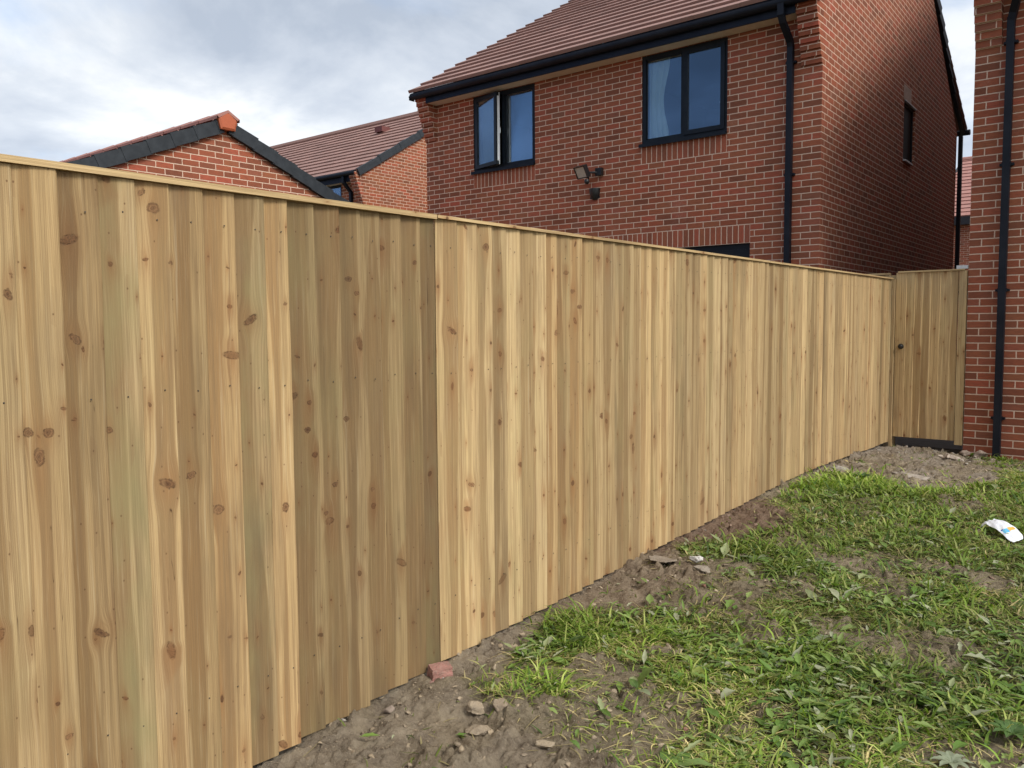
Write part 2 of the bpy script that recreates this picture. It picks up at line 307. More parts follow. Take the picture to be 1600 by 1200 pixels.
def soil_mat():
    m, t = mat('soil')
    o = t.n('ShaderNodeTexCoord').outputs['Object']
    g = t.n('ShaderNodeSeparateColor', {0: t.attr('soil').outputs['Color']})
    bare, red, pale = g.outputs[0], g.outputs[1], g.outputs[2]
    n = t.noise(o, 9., 6., .65); f = t.noise(o, 70., 6., .75); ff = t.noise(o, 330., 3., .7)
    c = t.mix(t.mr(n, .35, .7), (.160, .118, .076), (.410, .330, .225))
    c = t.mix(t.mr(f, .45, .75, 0., .7), c, (.44, .36, .25))
    c = t.mix(t.m('MULTIPLY', red, .75), c, t.mix(f, (.13, .070, .046), (.27, .165, .115)))
    c = t.mix(t.m('MULTIPLY', pale, .7), c, t.mix(f, (.24, .19, .155), (.46, .40, .335)))
    thatch = t.mix(t.mr(f, .4, .7), (.085, .078, .036), (.235, .200, .105))
    c = t.mix(bare, thatch, c)
    c = t.mix(t.mr(ff, .55, .75, 0., .5), c, (.055, .044, .032))
    c = t.mix(t.mr(ff, .30, .18, 0., .6), c, (.42, .37, .30))
    h = t.m('ADD', t.m('MULTIPLY', n, .5), t.m('ADD', t.m('MULTIPLY', f, 1.0), t.m('MULTIPLY', ff, .6)))
    out(t, pbsdf(t, c, .96, h, 1., .020, **{'Specular IOR Level': .2})); return m
M_SOIL = soil_mat()
def clod_mat():
    m, t = mat('clod')
    o = t.n('ShaderNodeTexCoord').outputs['Object']
    c0 = t.attr('col').outputs['Color']
    f = t.noise(o, 90., 6., .75); n = t.noise(o, 22., 3., .6)
    c = t.mix(t.mr(f, .4, .75, 0., .6), c0, (.36, .30, .23)); c = t.mix(t.mr(n, .5, .75, 0., .5), c, (.10, .078, .058))
    out(t, pbsdf(t, c, .95, t.m('ADD', f, n), 1., .008)); return m
M_CLOD = clod_mat()
def grass_mat(name, leaf=False):
    m, t = mat(name)
    c = t.attr('col').outputs['Color']
    if leaf:
        uv = t.n('ShaderNodeUVMap', uv_map='uv').outputs[0]; u, v, _ = t.sep(uv)
        mid = t.mr(t.m('ABSOLUTE', u), .09, .02)
        vein = t.mr(t.m('ABSOLUTE', t.m('SUBTRACT', t.m('FRACT', t.m('ADD', t.m('MULTIPLY', v, 7.), t.m('MULTIPLY', t.m('ABSOLUTE', u), -1.8))), .5)), .09, .0)
        c = t.mix(t.m('MULTIPLY', t.m('MAXIMUM', mid, t.m('MULTIPLY', vein, .4)), .6), c, (.22, .28, .11))
        c = t.mix(t.mr(t.noise(t.n('ShaderNodeTexCoord').outputs['Object'], 60., 3.), .5, .8, 0., .35), c, (.10, .085, .03))
    p = pbsdf(t, c, .62 if not leaf else .5, **{'Specular IOR Level': .35})
    tr = t.n('ShaderNodeBsdfTranslucent', {0: t.mix(1., c, (1.1, 1.25, .6), 'MULTIPLY')}).outputs[0]
    out(t, t.n('ShaderNodeMixShader', {0: .28, 1: p, 2: tr}).outputs[0]); return m
M_GRASS = grass_mat('grass_blade'); M_LEAF = grass_mat('broad_leaf', True)
def packet_mat():
    m, t = mat('printed_plastic_film')
    uv = t.n('ShaderNodeUVMap', uv_map='uv').outputs[0]; u, v, _ = t.sep(uv)
    def band(a, b, c, d):
        return t.m('MULTIPLY', t.m('MULTIPLY', t.m('GREATER_THAN', u, a), t.m('LESS_THAN', u, b)), t.m('MULTIPLY', t.m('GREATER_THAN', v, c), t.m('LESS_THAN', v, d)))
    c = t.mix(band(.66, .76, .50, .92), (.78, .79, .84), (.85, .42, .09))
    c = t.mix(band(.67, .77, .12, .50), c, (.10, .42, .68)); c = t.mix(band(.64, .67, .10, .24), c, (.02, .05, .35))
    n = t.noise(t.n('ShaderNodeTexCoord').outputs['Object'], 28., 3., .6)
    out(t, pbsdf(t, c, .35, n, .5, .01)); return m
M_PACK = packet_mat()

# ------------------------------------------------------------------ mesh builder and scene graph helpers
ORG = {}
class MB:
    def __init__(s): s.v = []; s.f = []; s.uv = []; s.mi = []; s.a = []; s.b = []
    def face(s, pts, uv=None, mi=0, a=(0, 0, 0), b=(1, 0, 0)):
        k = len(s.v); s.v += [tuple(p) for p in pts]; s.f.append(tuple(range(k, k+len(pts))))
        s.uv += list(uv) if uv else [(p[0]+p[1], p[2]) for p in pts]
        s.mi.append(mi); s.a += [a]*len(pts); s.b += [b]*len(pts)
    def box(s, x0, x1, y0, y1, z0, z1, mi=0, uvf=None, a=(0, 0, 0), b=(1, 0, 0)):
        P = lambda i, j, k: ((x0, x1)[i], (y0, y1)[j], (z0, z1)[k])
        for q in (((0,0,0),(1,0,0),(1,0,1),(0,0,1)), ((1,1,0),(0,1,0),(0,1,1),(1,1,1)), ((0,1,0),(0,0,0),(0,0,1),(0,1,1)),
                  ((1,0,0),(1,1,0),(1,1,1),(1,0,1)), ((0,0,1),(1,0,1),(1,1,1),(0,1,1)), ((0,1,0),(1,1,0),(1,0,0),(0,0,0))):
            pts = [P(*c) for c in q]
            s.face(pts, [uvf(p, q) for p in pts] if uvf else None, mi, a, b)
    def obox(s, c, ax, ay, az, mi=0, uv=None, a=(0, 0, 0), b=(1, 0, 0)):
        c, ax, ay, az = map(Vector, (c, ax, ay, az))
        P = lambda i, j, k: c + ax*i + ay*j + az*k
        for q in (((-1,-1,-1),(1,-1,-1),(1,-1,1),(-1,-1,1)), ((1,1,-1),(-1,1,-1),(-1,1,1),(1,1,1)), ((-1,1,-1),(-1,-1,-1),(-1,-1,1),(-1,1,1)),
                  ((1,-1,-1),(1,1,-1),(1,1,1),(1,-1,1)), ((-1,-1,1),(1,-1,1),(1,1,1),(-1,1,1)), ((-1,1,-1),(1,1,-1),(1,-1,-1),(-1,-1,-1))):
            s.face([P(*k) for k in q], None, mi, a, b)
    def tube(s, path, r, n=12, square=False, caps=True, arc=None):
        path = [Vector(p) for p in path]; rings = []
        for i, p in enumerate(path):
            d = ((path[min(i+1, len(path)-1)] - path[max(i-1, 0)])).normalized()
            u = Vector((0, 1, 0)) if abs(d.y) < .9 else Vector((1, 0, 0))
            s1 = d.cross(u).normalized(); s2 = d.cross(s1).normalized()
            if square: rings.append([p + s1*r*a + s2*r*b for a, b in ((-1,-1),(-.7,-1.0),(.7,-1),(1,-1),(1,1),(.7,1),(-.7,1),(-1,1))])
            else:
                a0, a1 = arc or (0, 2*math.pi)
                rings.append([p + (s1*math.cos(a0+(a1-a0)*k/n) + s2*math.sin(a0+(a1-a0)*k/n))*r for k in range(n + (1 if arc else 0))])
        m = len(rings[0]); cl = 0 if arc else m
        for A, B in zip(rings, rings[1:]):
            for k in range(m if not arc else m-1): s.face([A[k], A[(k+1) % m], B[(k+1) % m], B[k]])
        if caps: s.face(rings[0][::-1]); s.face(rings[-1])
    def lathe(s, c, prof, n=24, axis='z', arc=(0, 2*math.pi)):
        c = Vector(c)
        def P(r, h, a):
            if axis == 'z': return c + Vector((r*math.cos(a), r*math.sin(a), h))
            return c + Vector((r*math.cos(a), h, r*math.sin(a)))
        for (r0, h0), (r1, h1) in zip(prof, prof[1:]):
            for k in range(n):
                a0 = arc[0]+(arc[1]-arc[0])*k/n; a1 = arc[0]+(arc[1]-arc[0])*(k+1)/n
                s.face([P(r0, h0, a0), P(r0, h0, a1), P(r1, h1, a1), P(r1, h1, a0)])
    def build(s, name, mats, parent=None, smooth=False, merge=False):
        me = bpy.data.meshes.new(name)
        o3 = ORG.get(parent.name, Vector((0, 0, 0))) if parent else Vector((0, 0, 0))
        me.from_pydata([(p[0]-o3.x, p[1]-o3.y, p[2]-o3.z) for p in s.v], [], s.f)
        l = me.uv_layers.new(name='uv'); l.data.foreach_set('uv', np.array(s.uv, 'f').ravel())
        for nm, d in (('bd', s.a), ('bt', s.b)):
            at = me.attributes.new(nm, 'FLOAT_VECTOR', 'CORNER'); at.data.foreach_set('vector', np.array(d, 'f').ravel())
        for mm in (mats if isinstance(mats, (list, tuple)) else [mats]): me.materials.append(mm)
        me.polygons.foreach_set('material_index', s.mi)
        if merge or smooth:
            import bmesh
            bm = bmesh.new(); bm.from_mesh(me); bmesh.ops.remove_doubles(bm, verts=bm.verts, dist=1e-5)
            bmesh.ops.recalc_face_normals(bm, faces=bm.faces); bm.to_mesh(me); bm.free()
        if smooth:
            me.polygons.foreach_set('use_smooth', [True]*len(me.polygons))
            me.set_sharp_from_angle(angle=R(40))
        me.update()
        o = bpy.data.objects.new(name, me); C.objects.link(o)
        if parent: o.parent = parent; ORG[o.name] = o3
        return o
def thing(name, label, cat, loc, group=None):
    o = bpy.data.objects.new(name, None); o.empty_display_size = .2; C.objects.link(o); o.location = loc
    o['label'] = label; o['category'] = cat
    if group: o['group'] = group
    ORG[o.name] = Vector(loc); return o
def tag(o, label, cat, group=None):
    o['label'] = label; o['category'] = cat
    if group: o['group'] = group
    return o

# ------------------------------------------------------------------ noise for terrain
def vnoise(x, y, seed=0):
    xi = np.floor(x).astype(np.int64); yi = np.floor(y).astype(np.int64); xf = x-xi; yf = y-yi
    def h(a, b):
        n = (a*374761393 + b*668265263 + seed*974634777) & 0xffffffff
        n = ((n ^ (n >> 13))*1274126177) & 0xffffffff
        return ((n ^ (n >> 16)) & 0xffff)/65535.
    sx = xf*xf*(3-2*xf); sy = yf*yf*(3-2*yf)
    return (h(xi, yi)*(1-sx)+h(xi+1, yi)*sx)*(1-sy) + (h(xi, yi+1)*(1-sx)+h(xi+1, yi+1)*sx)*sy
def fbm(x, y, o=4, seed=0):
    s = 0; a = .5; t = 0
    for k in range(o): s = s + a*vnoise(x*2**k, y*2**k, seed+k); t += a; a *= .5
    return s/t
GY = [-5, 1.5, 2.1, 2.5, 3.55, 4.2, 5.06, 6.1, 6.8, 7.6, 8.6, 9.4, 9.7, 60]
GZ = [-1.57, -1.565, -1.535, -1.495, -1.45, -1.41, -1.38, -1.335, -1.305, -1.305, -1.33, -1.365, -1.42, -1.42]
FX = -2.476
# bare-earth areas of the garden, world x,y outlines
BARE = {
 'A': [(-2.6, 1.0), (-2.6, 3.2), (-2.33, 3.1), (-2.2, 2.75), (-2.3, 2.52), (-2.03, 2.48), (-1.9, 2.42), (-1.7, 2.40), (-1.42, 2.36), (-1.2, 2.1), (-1.2, 1.0)],
 'B': [(-2.6, 3.2), (-2.6, 4.5), (-2.12, 4.4), (-1.98, 4.05), (-2.05, 3.68), (-2.2, 3.42)],
 'C': [(-2.6, 4.4), (-2.6, 6.0), (-2.1, 5.65), (-1.95, 5.2), (-2.17, 4.86)],
 'D': [(-2.6, 7.1), (-2.7, 10.4), (-1.74, 9.7), (-1.18, 8.1), (-1.22, 7.0), (-1.6, 6.75), (-1.98, 7.25)],
 'E': [(-1.68, 4.36), (-1.55, 4.72), (-1.40, 4.33), (-1.53, 4.12)],
 'F': [(-1.90, 3.90), (-1.74, 4.12), (-1.53, 3.83), (-1.69, 3.62)],
 'G': [(-1.84, 5.4), (-1.69, 5.52), (-1.57, 5.18), (-1.7, 5.08)],
 'H': [(-1.34, 2.81), (-1.22, 2.98), (-1.10, 2.78), (-1.26, 2.64)],
 'I': [(-1.33, 4.78), (-1.1, 4.93), (-1.05, 4.71), (-1.24, 4.58)],
 'J': [(-1.64, 3.78), (-1.44, 3.92), (-1.33, 3.64), (-1.52, 3.43)],
 'K': [(-3.34, 9.4), (-3.34, 40), (-1.7, 40), (-1.7, 9.6)]}
def polydist(x, y, P):
    """signed distance, positive inside"""
    d = np.full(x.shape, 1e9); ins = np.zeros(x.shape, bool); n = len(P)
    for i in range(n):
        ax, ay = P[i]; bx, by = P[(i+1) % n]
        t = np.clip(((x-ax)*(bx-ax)+(y-ay)*(by-ay))/((bx-ax)**2+(by-ay)**2+1e-12), 0, 1)
        d = np.minimum(d, np.hypot(x-ax-t*(bx-ax), y-ay-t*(by-ay)))
        c = ((ay > y) != (by > y)) & (x < (bx-ax)*(y-ay)/(by-ay+1e-12)+ax); ins ^= c
    return np.where(ins, d, -d)
def worley(x, y, seed=0):
    xi = np.floor(x); yi = np.floor(y); f1 = np.full(x.shape, 9.); f2 = np.full(x.shape, 9.); hid = np.zeros(x.shape)
    def h(a, b, k):
        n = (a.astype(np.int64)*374761393 + b.astype(np.int64)*668265263 + (seed*7+k)*974634777) & 0xffffffff
        n = ((n ^ (n >> 13))*1274126177) & 0xffffffff
        return ((n ^ (n >> 16)) & 0xffff)/65535.
    for i in (-1, 0, 1):
        for j in (-1, 0, 1):
            cx, cy = xi+i, yi+j; d = np.hypot(cx+h(cx, cy, 1)-x, cy+h(cx, cy, 2)-y); v = h(cx, cy, 3)
            nw = d < f1; f2 = np.where(nw, f1, np.minimum(f2, d)); hid = np.where(nw, v, hid); f1 = np.where(nw, d, f1)
    return f1, f2, hid
def bare(x, y):
    jit = (fbm(x*5, y*5, 4, 3)-.5)*.34
    m = np.zeros(x.shape)
    for k, P in BARE.items():
        w = .10 if k in 'EFGHIJ' else .14
        m = np.maximum(m, np.clip((polydist(x, y, P)+jit)/w+.5, 0, 1)*(.8 if k in 'EFGHIJ' else 1))
    edge = np.clip((.13+(fbm(x*3, y*3, 3, 9)-.5)*.22-(x-FX))/.07, 0, 1)*(x > -2.6)
    m = np.maximum(m, edge*.9)
    m = np.maximum(m, np.clip((fbm(x*2.6+9, y*2.6, 4, 21)-.54)/.10, 0, 1)*.78)
    return m
def gh(x, y):
    z = np.interp(y, GY, GZ)
    z = z + (fbm(x*1.6, y*1.6, 3, 5)-.5)*.05*np.clip((x-FX)/.25, .1, 1)
    b = bare(x, y)
    r = np.abs(fbm(x*9, y*9, 4, 31)-.5)*2
    z = z + b*((fbm(x*11, y*11, 5, 7)-.5)*.075 - np.clip(.10-r, 0, 1)*.16 + (fbm(x*50, y*50, 3, 8)-.5)*.022)
    wx = x+(fbm(x*8, y*8, 2, 41)-.5)*.08; wy = y+(fbm(x*8, y*8, 2, 42)-.5)*.08
    patchy = np.clip((fbm(x*4, y*4, 3, 61)-.36)*4, .12, 1)
    for sc_, am, sd_ in ((7.5, .024, 3), (17., .016, 1), (41., .008, 2)):      # broken crust: plates at odd heights with cracks between
        f1, f2, hid = worley(wx*sc_, wy*sc_, sd_); e = np.clip((f2-f1)/.22, 0, 1)
        z = z + b*patchy*am*1.45*(hid**2.2*e - .25*(1-e))
    z = z + (1-b)*(fbm(x*20, y*20, 2, 17)-.5)*.02
    # spoil heap at the foot of the fence near the gate, and one in mid fence
    z = z + .035*np.exp(-(((x+2.15)/.30)**2+((y-5.35)/.45)**2)) + .022*np.exp(-(((x+2.35)/.25)**2+((y-9.2)/.3)**2)) - .02*np.clip((x+2.2)/.5, 0, 1)*np.exp(-((y-9.3)/.5)**2) + .03*np.exp(-(((x+2.2)/.2)**2+((y-4.2)/.3)**2))
    return z
def ghs(x, y): return float(gh(np.array([x], float), np.array([y], float))[0])

def numpy_mesh(name, V, F, mats, col=None, uv=None, smooth=False):
    me = bpy.data.meshes.new(name); V = np.asarray(V, 'f'); F = np.asarray(F, np.int32); n = F.shape[1]
    me.vertices.add(len(V)); me.vertices.foreach_set('co', V.ravel())
    me.loops.add(F.size); me.loops.foreach_set('vertex_index', F.ravel())
    me.polygons.add(len(F)); me.polygons.foreach_set('loop_start', np.arange(0, F.size, n, dtype=np.int32))
    me.polygons.foreach_set('loop_total', np.full(len(F), n, np.int32))
    if smooth: me.polygons.foreach_set('use_smooth', np.ones(len(F), bool))
    me.update(calc_edges=True)
    if uv is not None:
        l = me.uv_layers.new(name='uv'); l.data.foreach_set('uv', np.asarray(uv, 'f')[F.ravel()].ravel())
    if col is not None:
        nm, cc = col; a = me.color_attributes.new(nm, 'FLOAT_COLOR', 'POINT')
        cc = np.concatenate([cc, np.ones((len(cc), 1))], 1) if cc.shape[1] == 3 else cc
        a.data.foreach_set('color', cc.astype('f').ravel())
    me.materials.append(mats); me.validate()
    o = bpy.data.objects.new(name, me); C.objects.link(o); return o

# ------------------------------------------------------------------ ground sheet
def axis(parts):
    a = []
    for lo, hi, n in parts: a += list(np.linspace(lo, hi, n, endpoint=False))
    return np.array(a+[parts[-1][1]])
gx = axis([(-400, -20, 10), (-20, -3, 30), (-3, -2.6, 10), (-2.6, -.6, 260), (-.6, 1.5, 80), (1.5, 6, 40), (6, 20, 14), (20, 400, 10)])
gy = axis([(-400, -10, 10), (-10, .5, 60), (.5, 1.4, 50), (1.4, 6.5, 600), (6.5, 10, 190), (10, 20, 40), (20, 60, 20), (60, 500, 10)])
X, Y = np.meshgrid(gx, gy); Z = gh(X, Y); B = bare(X, Y)
red = np.clip(polydist(X, Y, BARE['C'])/.1+1.2, 0, 1)*.9 + .35*np.clip(polydist(X, Y, BARE['B'])/.1+.8, 0, 1) + .3*np.clip(polydist(X, Y, BARE['F'])/.1+1, 0, 1)
pale = np.clip(polydist(X, Y, BARE['D'])/.2+.8, 0, 1)*np.clip((fbm(X*4, Y*4, 3, 77)-.35)/.2, .15, 1)*.8 + np.clip(polydist(X, Y, BARE['A'])/.2+.5, 0, 1)*.28*np.clip((fbm(X*5, Y*5, 3, 71)-.4)/.2, 0, 1)
I = np.arange(X.size).reshape(X.shape)
F = np.stack([I[:-1, :-1], I[:-1, 1:], I[1:, 1:], I[1:, :-1]], -1).reshape(-1, 4)
g = numpy_mesh('ground', np.stack([X, Y, Z], -1).reshape(-1, 3), F, M_SOIL, ('soil', np.stack([B, np.clip(red, 0, 1), np.clip(pale, 0, 1)], -1).reshape(-1, 3)), smooth=True)
g['kind'] = 'structure'
pm = MB(); pm.box(-3.3, -1.80, 9.9, 26, -1.5, -1.385)
p = pm.build('path', plain('path_concrete', (.13, .12, .11), .9, .3, 12., .3)); p['kind'] = 'structure'

# ------------------------------------------------------------------ brick walls
def wall_rect(mb, O, U, u0, u1, z0, z1, uvf, holes=(), sold=(), reveal=.07, inward=Vector((0, 1, 0))):
    """plane through O spanned by unit U (horizontal) and z; holes and on-end courses are (u0, z0, u1, z1)"""
    O = Vector(O); U = Vector(U)
    us = sorted({u0, u1, *[c for h in list(holes)+list(sold) for c in (h[0], h[2]) if u0 < c < u1]})
    zs = sorted({z0, z1, *[c for h in list(holes)+list(sold) for c in (h[1], h[3]) if z0 < c < z1]})
    P = lambda u, z: (O.x+U.x*u, O.y+U.y*u, z)
    ins = lambda u, z, h: h[0] < u < h[2] and h[1] < z < h[3]
    for a, b in zip(us, us[1:]):
        for c, d in zip(zs, zs[1:]):
            mu, mz = (a+b)/2, (c+d)/2
            if any(ins(mu, mz, h) for h in holes): continue
            q = [(a, c), (b, c), (b, d), (a, d)]; s = next((h for h in sold if ins(mu, mz, h)), None)
            if s: mb.face([P(*k) for k in q], [(z-s[1]+45, u-s[0]+30) for u, z in q], 1)
            else: mb.face([P(*k) for k in q], [uvf(u, z) for u, z in q], 0)
    for h in holes:
        for (a, c), (b, d) in (((h[0], h[1]), (h[0], h[3])), ((h[2], h[1]), (h[2], h[3])), ((h[0], h[3]), (h[2], h[3])), ((h[0], h[1]), (h[2], h[1]))):
            p0, p1 = Vector(P(a, c)), Vector(P(b, d))
            mb.face([p0, p1, p1+inward*reveal, p0+inward*reveal], [(a+c+45, 30+c), (b+d+45, 30+d), (b+d+45.1, 30+d), (a+c+45.1, 30+c)], 0)

def tiles(mb, x0, x1, E, Rg, gauge=.32, th=.036, tw=.30, bx=None):
    """stepped courses of flat interlocking tiles from eave E=(y,z) to ridge Rg=(y,z); bx: x of the far edge at the ridge"""
    E = Vector((0, E[0], E[1])); Rg = Vector((0, Rg[0], Rg[1])); L = (Rg-E).length; d = (Rg-E)/L
    n = Vector((0, -d.z, d.y));  n = n if n.z > 0 else -n
    k = int(math.ceil(L/gauge))
    for i in range(k):
        s0 = i*gauge; s1 = min(L, s0+gauge+.01)
        xs = [x0]; x = x0 + (tw if i % 2 else tw/2)
        while x < x1-.05: xs.append(x); x += tw
        xs.append(x1)
        for a, b in zip(xs, xs[1:]):
            j = random.uniform(-.0015, .0025); sd = (random.random(), 0, 0); g_ = .0015
            a_, b_ = a+g_, b-g_
            def P(x, s, h):
                q = E + d*s + n*h
                return (x, q.y, q.z)
            t0 = th+j; t1 = .004
            uo = random.random()*9
            mb.face([P(a_, s0, t0), P(b_, s0, t0), P(b_, s1, t1), P(a_, s1, t1)], [(a+uo, s0), (b+uo, s0), (b+uo, s1), (a+uo, s1)], 0, sd)
            mb.face([P(a_, s0, -.012), P(b_, s0, -.012), P(b_, s0, t0), P(a_, s0, t0)], None, 0, sd)
            for xx in (a_, b_): mb.face([P(xx, s0, -.012), P(xx, s1, -.012), P(xx, s1, t1), P(xx, s0, t0)], None, 0, sd)
        mb.face([(x0, *(E+d*s0-n*.012).yz), (x1, *(E+d*s0-n*.012).yz), (x1, *(E+d*s1-n*.012).yz), (x0, *(E+d*s1-n*.012).yz)], None, 0, (.3, 0, 0))

def verge(mb, x, E, Rg, out_=.05, h=.15, step=.33, lift=.035, side=1):
    """dark interlocking dry-verge units stepping up a gable edge"""
    E = Vector((0, *E)); Rg = Vector((0, *Rg)); L = (Rg-E).length; d = (Rg-E)/L
    n = Vector((0, -d.z, d.y)); n = n if n.z > 0 else -n
    k = int(math.ceil(L/step))
    for i in range(k):
        s0 = i*step-.02; s1 = min(L, (i+1)*step)
        def P(xx, s, hh):
            q = E+d*s+n*hh; return Vector((xx, q.y, q.z))
        xo = x+side*out_; xi = x-side*.02
        lo, hi = lift+.012, lift-.006                      # each unit laps over the one below
        w0, w1 = .006*side, 0
        A = [P(xi, s0, lo), P(xo+w0, s0, lo), P(xo+w0, s0, lo-h-.006), P(xi, s0, lo-h-.006)]
        Bq = [P(xi, s1, hi), P(xo+w1, s1, hi), P(xo+w1, s1, hi-h), P(xi, s1, hi-h)]
        for j in range(4): mb.face([A[j], A[(j+1) % 4], Bq[(j+1) % 4], Bq[j]])
        mb.face(A); mb.face(Bq[::-1])

def corbel(parent, x0, x1, yw, z0, zt, uvf, step=.027, dirn=-1):
    mb = MB(); k = 0; z = z0
    while z < zt-.01:
        k += 1; z1 = min(z+.075, zt)
        # each course steps out a little further than the one beneath it
        mb.box(x0, x1, yw+dirn*step*k, yw-dirn*.02, z, z1-.0015, uvf=lambda p, q: uvf(p[0]+ (p[1]-yw)*.98, p[2]))
        z = z1
    return mb.build('corbel', [M_BRICK, M_SOLD], parent)

def window(parent, x0, x1, z0, z1, yw, kind, name='window'):
    """two-light anthracite casement set in the wall plane y=yw (outside towards -y); kind: which light opens"""
    t = .055; y0, y1 = yw+.012, yw+.075; xm = (x0+x1)/2
    fr = MB()
    fr.box(x0, x1, y0, y1, z1-t, z1); fr.box(x0, x1, y0, y1, z0+.03, z0+.03+t)
    fr.box(x0, x0+t, y0, y1, z0+.03+t, z1-t); fr.box(x1-t, x1, y0, y1, z0+.03+t, z1-t); fr.box(xm-.028, xm+.028, y0, y1, z0+.03+t, z1-t)
    w = fr.build('window', M_FRAME, parent)
    s = MB(); s.box(x0-.02, x1+.004, yw-.045, y1, z0-.003, z0+.03); s.box(x0-.02, x1+.004, yw-.047, yw-.035, z0-.012, z0+.028); s.build('sill', M_FRAME, w)
    zb, zt = z0+.03+t, z1-t
    def light(a, b, opens, hinge=None, ang=0):
        if opens:
            # hinged sash: built flat, then swung about its hinge
            st = .055; mb = MB(); gl = MB(); inn = MB(); ya, yb = yw-.004, yw+.05
            a2, b2, c2, d2 = a-.018, b+.018, zb-.018, zt+.018
            for r_ in ((a2, b2, d2-st, d2), (a2, b2, c2, c2+st), (a2, a2+st, c2+st, d2-st), (b2-st, b2, c2+st, d2-st)): mb.box(r_[0], r_[1], ya, yb, r_[2], r_[3])
            gl.box(a2+st, b2-st, ya+.018, ya+.024, c2+st, d2-st)
            inn.box(a2+.002, b2+.003, yb, yb+.014, c2+.002, c2+st); inn.box(a2+.002, b2+.003, yb, yb+.014, d2-st, d2-.002)
            inn.box(b2-st, b2+.003, ya+.026, yb+.014, c2+st, d2-st); inn.box(b2-.03, b2-.015, yb+.014, yb+.045, (c2+d2)/2-.06, (c2+d2)/2+.02)
            if ang:
                Rm = Matrix.Translation((a2, ya, 0)) @ Matrix.Rotation(-ang, 4, 'Z') @ Matrix.Translation((-a2, -ya, 0))
                for m_ in (mb, gl, inn): m_.v = [tuple(Rm @ Vector(p)) for p in m_.v]
            sh = mb.build('sash', M_FRAME, w); gl.build('pane', M_GLASS, w)
            if ang: inn.build('sash_lining', M_WHITE, w)
        else:
            gl = MB(); gl.box(a, b, yw+.035, yw+.041, zb, zt); gl.build('pane', M_GLASS, w)
            bd = MB()
            for r_ in ((a, b, zt-.014, zt), (a, b, zb, zb+.014), (a, a+.014, zb, zt), (b-.014, b, zb, zt)): bd.box(r_[0], r_[1], yw+.026, yw+.05, r_[2], r_[3])
            bd.build('glazing_bead', M_FRAME, w)
    light(x0+t, xm-.028, 'L' in kind, ang=R(14) if 'L' in kind else 0)
    light(xm+.028, x1-t, 'R' in kind)
    return w
def curtain(parent, x0, x1, z0, z1, y, amp=.018, n=26, taper=0.):
    mb = MB(); P = []
    for i in range(n+1):
        f = i/n
        P.append([(x0+(x1-x0)*f*(1-taper*(math.sin(zz*math.pi)**2)*.6), y+amp*math.sin(f*n*.9)+amp*.4*math.sin(f*17+zz*4), z0+(z1-z0)*zz) for zz in [k/8 for k in range(9)]])
    for a, b in zip(P, P[1:]):
        for k in range(8): mb.face([a[k], b[k], b[k+1], a[k+1]])
    return mb.build('curtain', M_CURT, parent, smooth=True)
def clip(mb, x, y, z): mb.box(x-.062, x+.062, y-.012, y+.03, z-.012, z+.012); mb.box(x-.04, x+.04, y-.045, y+.03, z-.018, z+.018)

ZG = -1.42
